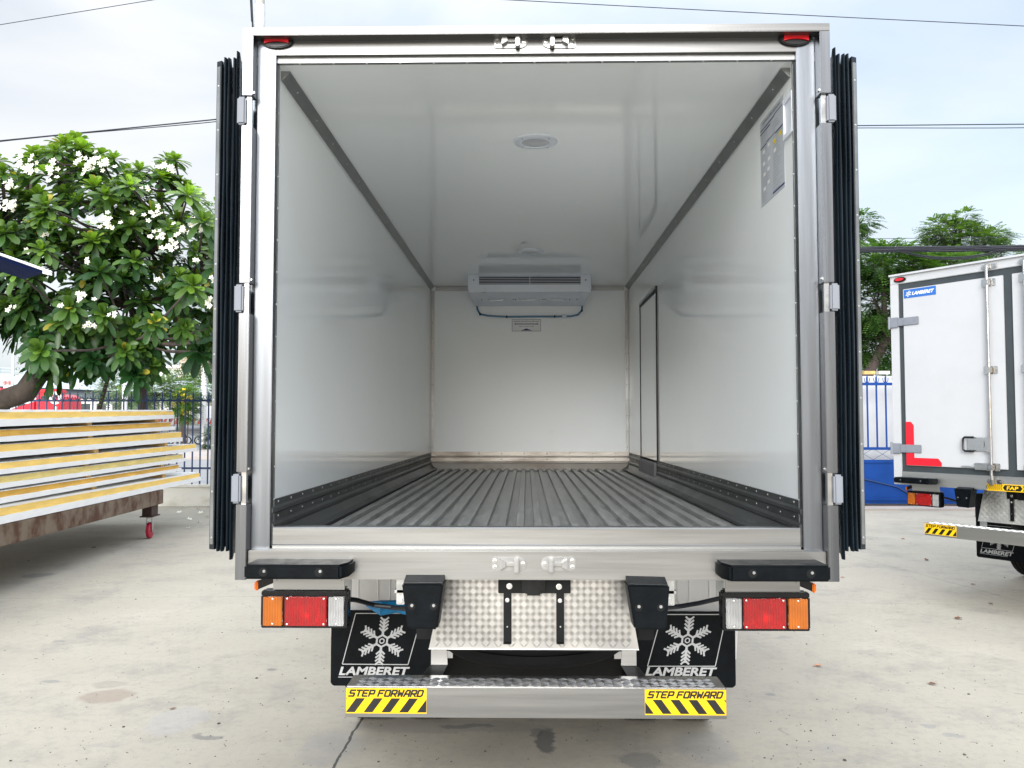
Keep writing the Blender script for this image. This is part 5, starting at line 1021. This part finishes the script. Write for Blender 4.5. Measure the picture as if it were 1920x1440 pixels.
# blue awning corner at left
aw = thing('metal_awning', 'corner of a blue sheet metal awning with silver edge among the frangipani leaves', 'awning', at(0, 480, 8.6)); o0 = aw.location.copy(); A_, B_ = at(-120, 436, 8.6)-o0, at(98, 513, 8.6)-o0
m = MB(); th = Vector((0, 0, -.06)); e = Vector((-.4, .35, .0)); a2, b2 = A_, B_-(B_-A_)*.08
m.add([a2, b2, b2+th*.55, a2+th, a2+e, b2+e, b2+e+th*.55, a2+e+th], [[0, 1, 2, 3], [7, 6, 5, 4], [0, 4, 5, 1], [3, 2, 6, 7], [1, 5, 6, 2], [0, 3, 7, 4]]); obj('awning_sheet', m, M['awning_blue'], aw, smooth=False)
m = MB(); m.tube([A_+Vector((0, -.01, .01)), B_+Vector((0, -.01, .01))], .014, 6); m.add([b2+Vector((0, -.005, 0)), B_+Vector((0, -.005, 0)), B_+Vector((0, -.005, -.02)), b2+th*.55+Vector((0, -.005, 0))], [[0, 1, 2, 3]]); obj('awning_edge', m, M['galv'], aw)
m = MB(); m.cyl((A_.x-.2, A_.y+.3, -o0.z), (0, 0, 1), .05, o0.z+A_.z, 12); obj('post', m, M['blue_paint'], aw)
# ------------------------------------------------------------------ pole and overhead wires
up = thing('utility_pole', 'tall concrete utility pole with pale sleeve rising behind the open truck', 'pole', (at(487, 20, 17).x, 17, 0)); m = MB(); zs = at(487, 10, 17).z; m.cyl((0, 0, 0), (0, 0, 1), .13, zs+2.5, 20, r2=.088); obj('pole_shaft', m, M['concrete_pole'], up)
m = MB(); m.cyl((0, 0, zs-1.6), (0, 0, 1), .112, 1.6, 20); obj('pole_sleeve', m, M['galv'], up); m = MB(); m.tube([(-.2, 0, zs+2), (-.16, -.05, zs+.2), (-.10, -.12, zs-.5), (-.12, -.12, zs-1.5)], .02, 6); m.tube([(-.28, 0, zs+2), (-.18, -.05, zs+.1), (-.12, -.14, zs-.4)], .012, 6); obj('pole_cable', m, M['cable'], up)
def wire(a, b, Ya, Yb, r, sag, label, cat='cable', extra=None):
    A, B = at(*a, Ya), at(*b, Yb); m = MB(); K = 24; pts = [A.lerp(B, k/K)-Vector((0, 0, sag*4*(k/K)*(1-k/K))) for k in range(K+1)]; m.tube(pts, r, 5)
    if extra:
        for dz, rr in extra: m.tube([p+Vector((0, 0, dz+.02*math.sin(i*.7+dz*40))) for i, p in enumerate(pts)], rr, 5)
    return tag(obj('overhead_wire', m, M['cable'], None), label, cat)
wire((-700, 160), (600, -51), 22, 22, .010, 0, 'thin overhead wire crossing the sky at the upper left corner')
wire((-700, 331), (900, 174), 20, 17, .015, .02, 'dark twisted overhead wire just above the frangipani tree', extra=[(-.03, .01)])
wire((700, -14), (2900, 93), 26, 26, .014, .06, 'long overhead wire crossing the sky above the truck at upper right')
wire((1000, 241), (2900, 224), 24, 24, .016, 0, 'pair of thin parallel wires crossing the sky right of the truck', extra=[(-.085, .012)])
wire((1000, 455), (2900, 433), 19, 19, .006, 0, 'very thin support wire above the thick cable bundle')
m = MB(); rd = random.Random(5)
for k in range(16):
    A = at(1000, 474+rd.uniform(-6, 7), 14); B = at(2900, 453+rd.uniform(-6, 7), 14); K = 120; loop = k > 8; dp = rd.uniform(.05, .26) if loop else 0; pts = []
    for i in range(K+1):
        t = i/K; x = t; z = 0
        if loop and .357 < t < .478: z = -dp*math.sin(math.pi*(t-.357)/.121)
        pts.append(A.lerp(B, t)+Vector((0, rd.uniform(-.005, .005), z)))
    m.tube(pts, .016 if k < 9 else .009, 5)
tag(obj('cable_bundle', m, M['cable']), 'thick sagging bundle of black cables in front of the trees at right', 'cables')
# ------------------------------------------------------------------ beyond the road; haze of the far things is in their pale base colours
fb = thing('flyover', 'pale blue-grey road flyover with railings behind the trees at far left', 'bridge', (at(0, 700, 75).x, 75, 0)); o0 = fb.location.copy()
def Fp(x, y): p = at(x, y, 75)-o0; return p
A_, B_, C2, D_ = Fp(-260, 690), Fp(420, 717), Fp(420, 741), Fp(-260, 714)
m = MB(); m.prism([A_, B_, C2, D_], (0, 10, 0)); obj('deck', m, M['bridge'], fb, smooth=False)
m = MB(); m.prism([D_+Vector((0, .6, 0)), C2+Vector((0, .6, 0)), C2+Vector((0, .6, -.6)), D_+Vector((0, .6, -.9))], (0, 8, 0)); obj('girder', m, M['bridge_shade'], fb, smooth=False)
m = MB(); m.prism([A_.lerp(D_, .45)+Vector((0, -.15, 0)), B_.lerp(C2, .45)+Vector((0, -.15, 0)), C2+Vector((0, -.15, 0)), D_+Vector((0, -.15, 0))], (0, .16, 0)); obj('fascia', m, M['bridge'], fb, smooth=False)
m = MB(); m.tube([A_+Vector((0, .2, .5)), B_+Vector((0, .2, .5))], .04, 5); m.tube([A_+Vector((0, .2, .25)), B_+Vector((0, .2, .25))], .03, 5)
for k in range(30): p = A_.lerp(B_, k/29); m.box(p.x-.04, p.x+.04, .17, .25, p.z, p.z+.55)
obj('railing', m, M['bridge'], fb)
for px in (-180, 230): m = MB(); p = Fp(px, 740); m.cyl((p.x, 4, -o0.z), (0, 0, 1), .7, p.z+.3, 16); obj('pier', m, M['concrete_pole'], fb)
for px, Y, top, lbl in ((27, 60, 600, 'thin pale lamp post rising beside the flyover at far left'), (235, 50, 688, 'stout pale concrete post just left of the dark trunk'), (383, 46, 690, 'grey post beyond the fence beside the open door seal')):
    p = at(px, top, Y); m = MB(); m.cyl((0, 0, 0), (0, 0, 1), .10 if px == 27 else .16, p.z, 10); t_ = thing('lamp_post', lbl, 'post', (p.x, Y, 0)); obj('post', m, M['galv'], t_); m = MB(); m.box(-.3, .05, -.06, .06, p.z, p.z+.08, .02); obj('lamp_head', m, M['galv'], t_)
# red truck
rt = thing('red_truck', 'bright red truck passing beyond the blue fence at far left', 'truck', (at(0, 800, 40).x, 40, 0)); X = lambda px: at(px, 760, 40).x-rt.location.x; Zz = lambda py: at(60, py, 40).z
m = MB(); m.prism([(X(66), 0, .6), (X(112), 0, .6), (X(112), 0, Zz(745)), (X(100), 0, Zz(738)), (X(72), 0, Zz(738)), (X(66), 0, Zz(745))], (0, 2, 0), bev=.05); obj('cab', m, M['red_paint'], rt)
m = MB(); m.box(X(78), X(88), -.012, -.002, Zz(752), Zz(742)); obj('cab_window', m, M['glass_dark'], rt)
m = MB(); m.box(X(-160), X(64), 0, 2.2, .9, Zz(768)); m.prism([(X(20), 0, Zz(768)), (X(64), 0, Zz(768)), (X(64), 0, Zz(753))], (0, 2.2, 0)); obj('truck_bed', m, M['red_paint'], rt)
for k in range(5): m = MB(); x = X(-60+k*24); m.cyl((x, .8, Zz(732)), (1, 0, 0), .16, .5, 12); obj('load_roll', m, M['red_paint'], rt)
m = MB(); m.box(X(-120), X(100), .5, 1.2, Zz(737), Zz(729), .05); m.box(X(-120), X(-112), .5, 1.2, 1, Zz(737)); m.box(X(62), X(66), .5, 1.2, 1, Zz(737)); obj('load_rack', m, M['red_paint'], rt)
for px in (-110, 0, 90): m = MB(); tyre(m, (X(px), .2, .5), (0, 1, 0), .5, .25, .3, 24); obj('wheel', m, M['tyre'], rt)
# white van beyond barrier
wv = thing('white_van', 'white van behind the red and white barrier beyond the blue fence', 'van', (at(370, 780, 96).x, 96, 1.5)); m = MB()
m.prism([(-1.6, 0, .3), (3.4, 0, .3), (3.4, 0, 2.0), (.2, 0, 2.0), (-.7, 0, 1.2), (-1.6, 0, 1.0)], (0, 1.8, 0), bev=.06); obj('body', m, M['white_paint'], wv); m = MB(); m.prism([(-.5, -.01, 1.2), (.9, -.01, 1.2), (.9, -.01, 1.8), (.2, -.01, 1.8)], (0, -.02, 0)); obj('window', m, M['glass_dark'], wv)
for x in (-.9, 2.4): m = MB(); tyre(m, (x, .1, .32), (0, 1, 0), .32, .18, .2, 20); obj('wheel', m, M['tyre'], wv)
# striped barrier
bz = 1.42; br = thing('road_barrier', 'long low barrier with slanted red and white stripes across the road', 'barrier', (at(340, 790, 90).x, 90, bz)); m = MB(); m.box(-6, 8, 0, .3, 0, .68); obj('barrier_wall', m, M['stripe_white'], br); m = MB()
for k in range(22): x = -5.8+k*.62; m.add([(x, -.006, .01), (x+.3, -.006, .01), (x+.62, -.006, .66), (x+.32, -.006, .66)], [[0, 1, 2, 3]])
obj('stripes', m, M['red_stripe'], br)
# motorbikes
def moto(px, rz, lbl):
    t = thing('motorbike', lbl, 'motorbike', (at(px, 800, 61).x, 61, 0), rz, 'motorbikes on the road beyond the fence')
    for x in (-.62, .62): m = MB(); m.lathe([(.22, -.04), (.29, -.04), (.30, 0), (.29, .04), (.22, .04), (.22, -.04)], (x, 0, .30), (0, 1, 0), 22); w_ = obj('wheel', m, M['tyre'], t); m = MB(); m.lathe([(.0, -.02), (.06, -.03), (.06, .03), (0, .02)], (x, 0, .3), (0, 1, 0), 12); [m.tube([(x, 0, .3), (x+.22*math.cos(a), 0, .3+.22*math.sin(a))], .008, 4) for a in (0, 1.05, 2.1, 3.14, 4.2, 5.2)]; obj('hub', m, M['zinc'], w_)
    m = MB(); m.prism([(-.75, -.09, .62), (-.2, -.09, .42), (.15, -.09, .35), (.35, -.09, .75), (.42, -.09, .98), (.28, -.09, .85), (0, -.09, .55), (-.2, -.09, .72), (-.7, -.09, .76)], (0, .18, 0), bev=.02); m.box(-.15, .2, -.12, .12, .22, .42, .03); obj('body', m, M['black_plastic'], t)
    m = MB(); m.box(-.7, -.1, -.12, .12, .72, .82, .04); obj('seat', m, M['rubber'], t); m = MB(); m.tube([(.62, 0, .3), (.4, 0, .95)], .03, 8); m.tube([(.36, -.32, 1.02), (.4, 0, .96), (.36, .32, 1.02)], .018, 6); m.tube([(-.62, 0, .3), (-.2, 0, .4)], .025, 6); obj('handlebar', m, M['black_metal'], t)
    m = MB(); m.box(.42, .5, -.08, .08, .84, .98, .03); obj('headlight', m, M['clear_lens'], t)
moto(336, 0, 'dark motorbike beyond the fence, next to the ends of the panels'); moto(388, 3.14, 'motorbike beyond the fence, half hidden by the grey post')
# buildings far away
def building(px0, px1, ytop, Y, mt, rows, cols, lbl):
    p0, p1 = at(px0, ytop, Y), at(px1, ytop, Y); t = thing('building', lbl, 'building', (p0.x, Y, 0)); wd_ = p1.x-p0.x; m = MB(); m.box(0, wd_, 0, 10, 0, p0.z); obj('wall', m, mt, t, smooth=False); m = MB(); m.box(-.3, wd_+.3, -.3, 10.3, p0.z, p0.z+.4); obj('roof', m, M['stripe_white'], t)
    for r_ in range(rows):
        for c_ in range(cols):
            x = wd_*(c_+.5)/cols; z = p0.z*(.45+.5*(r_+.5)/rows); m = MB(); m.box(x-wd_*.3/cols, x+wd_*.3/cols, -.05, -.01, z-.6, z+.5); f = obj('window', m, M['glass_dark'], t, smooth=False); m = MB(); m.box(x-wd_*.36/cols, x+wd_*.36/cols, -.5, -.01, z-.95, z-.65); obj('balcony', m, M['stripe_white'], t, smooth=False)
building(338, 366, 668, 110, M['beige_wall'], 3, 2, 'small beige building with balconies far beyond the road'); building(366, 420, 676, 118, M['pink_wall'], 3, 3, 'wider pinkish building with balconies partly behind the door seal'); building(300, 336, 690, 122, M['stripe_white'], 2, 3, 'low pale building far away left of the beige one'); building(-120, 235, 742, 105, M['stripe_white'], 1, 12, 'long low pale building seen under the flyover')
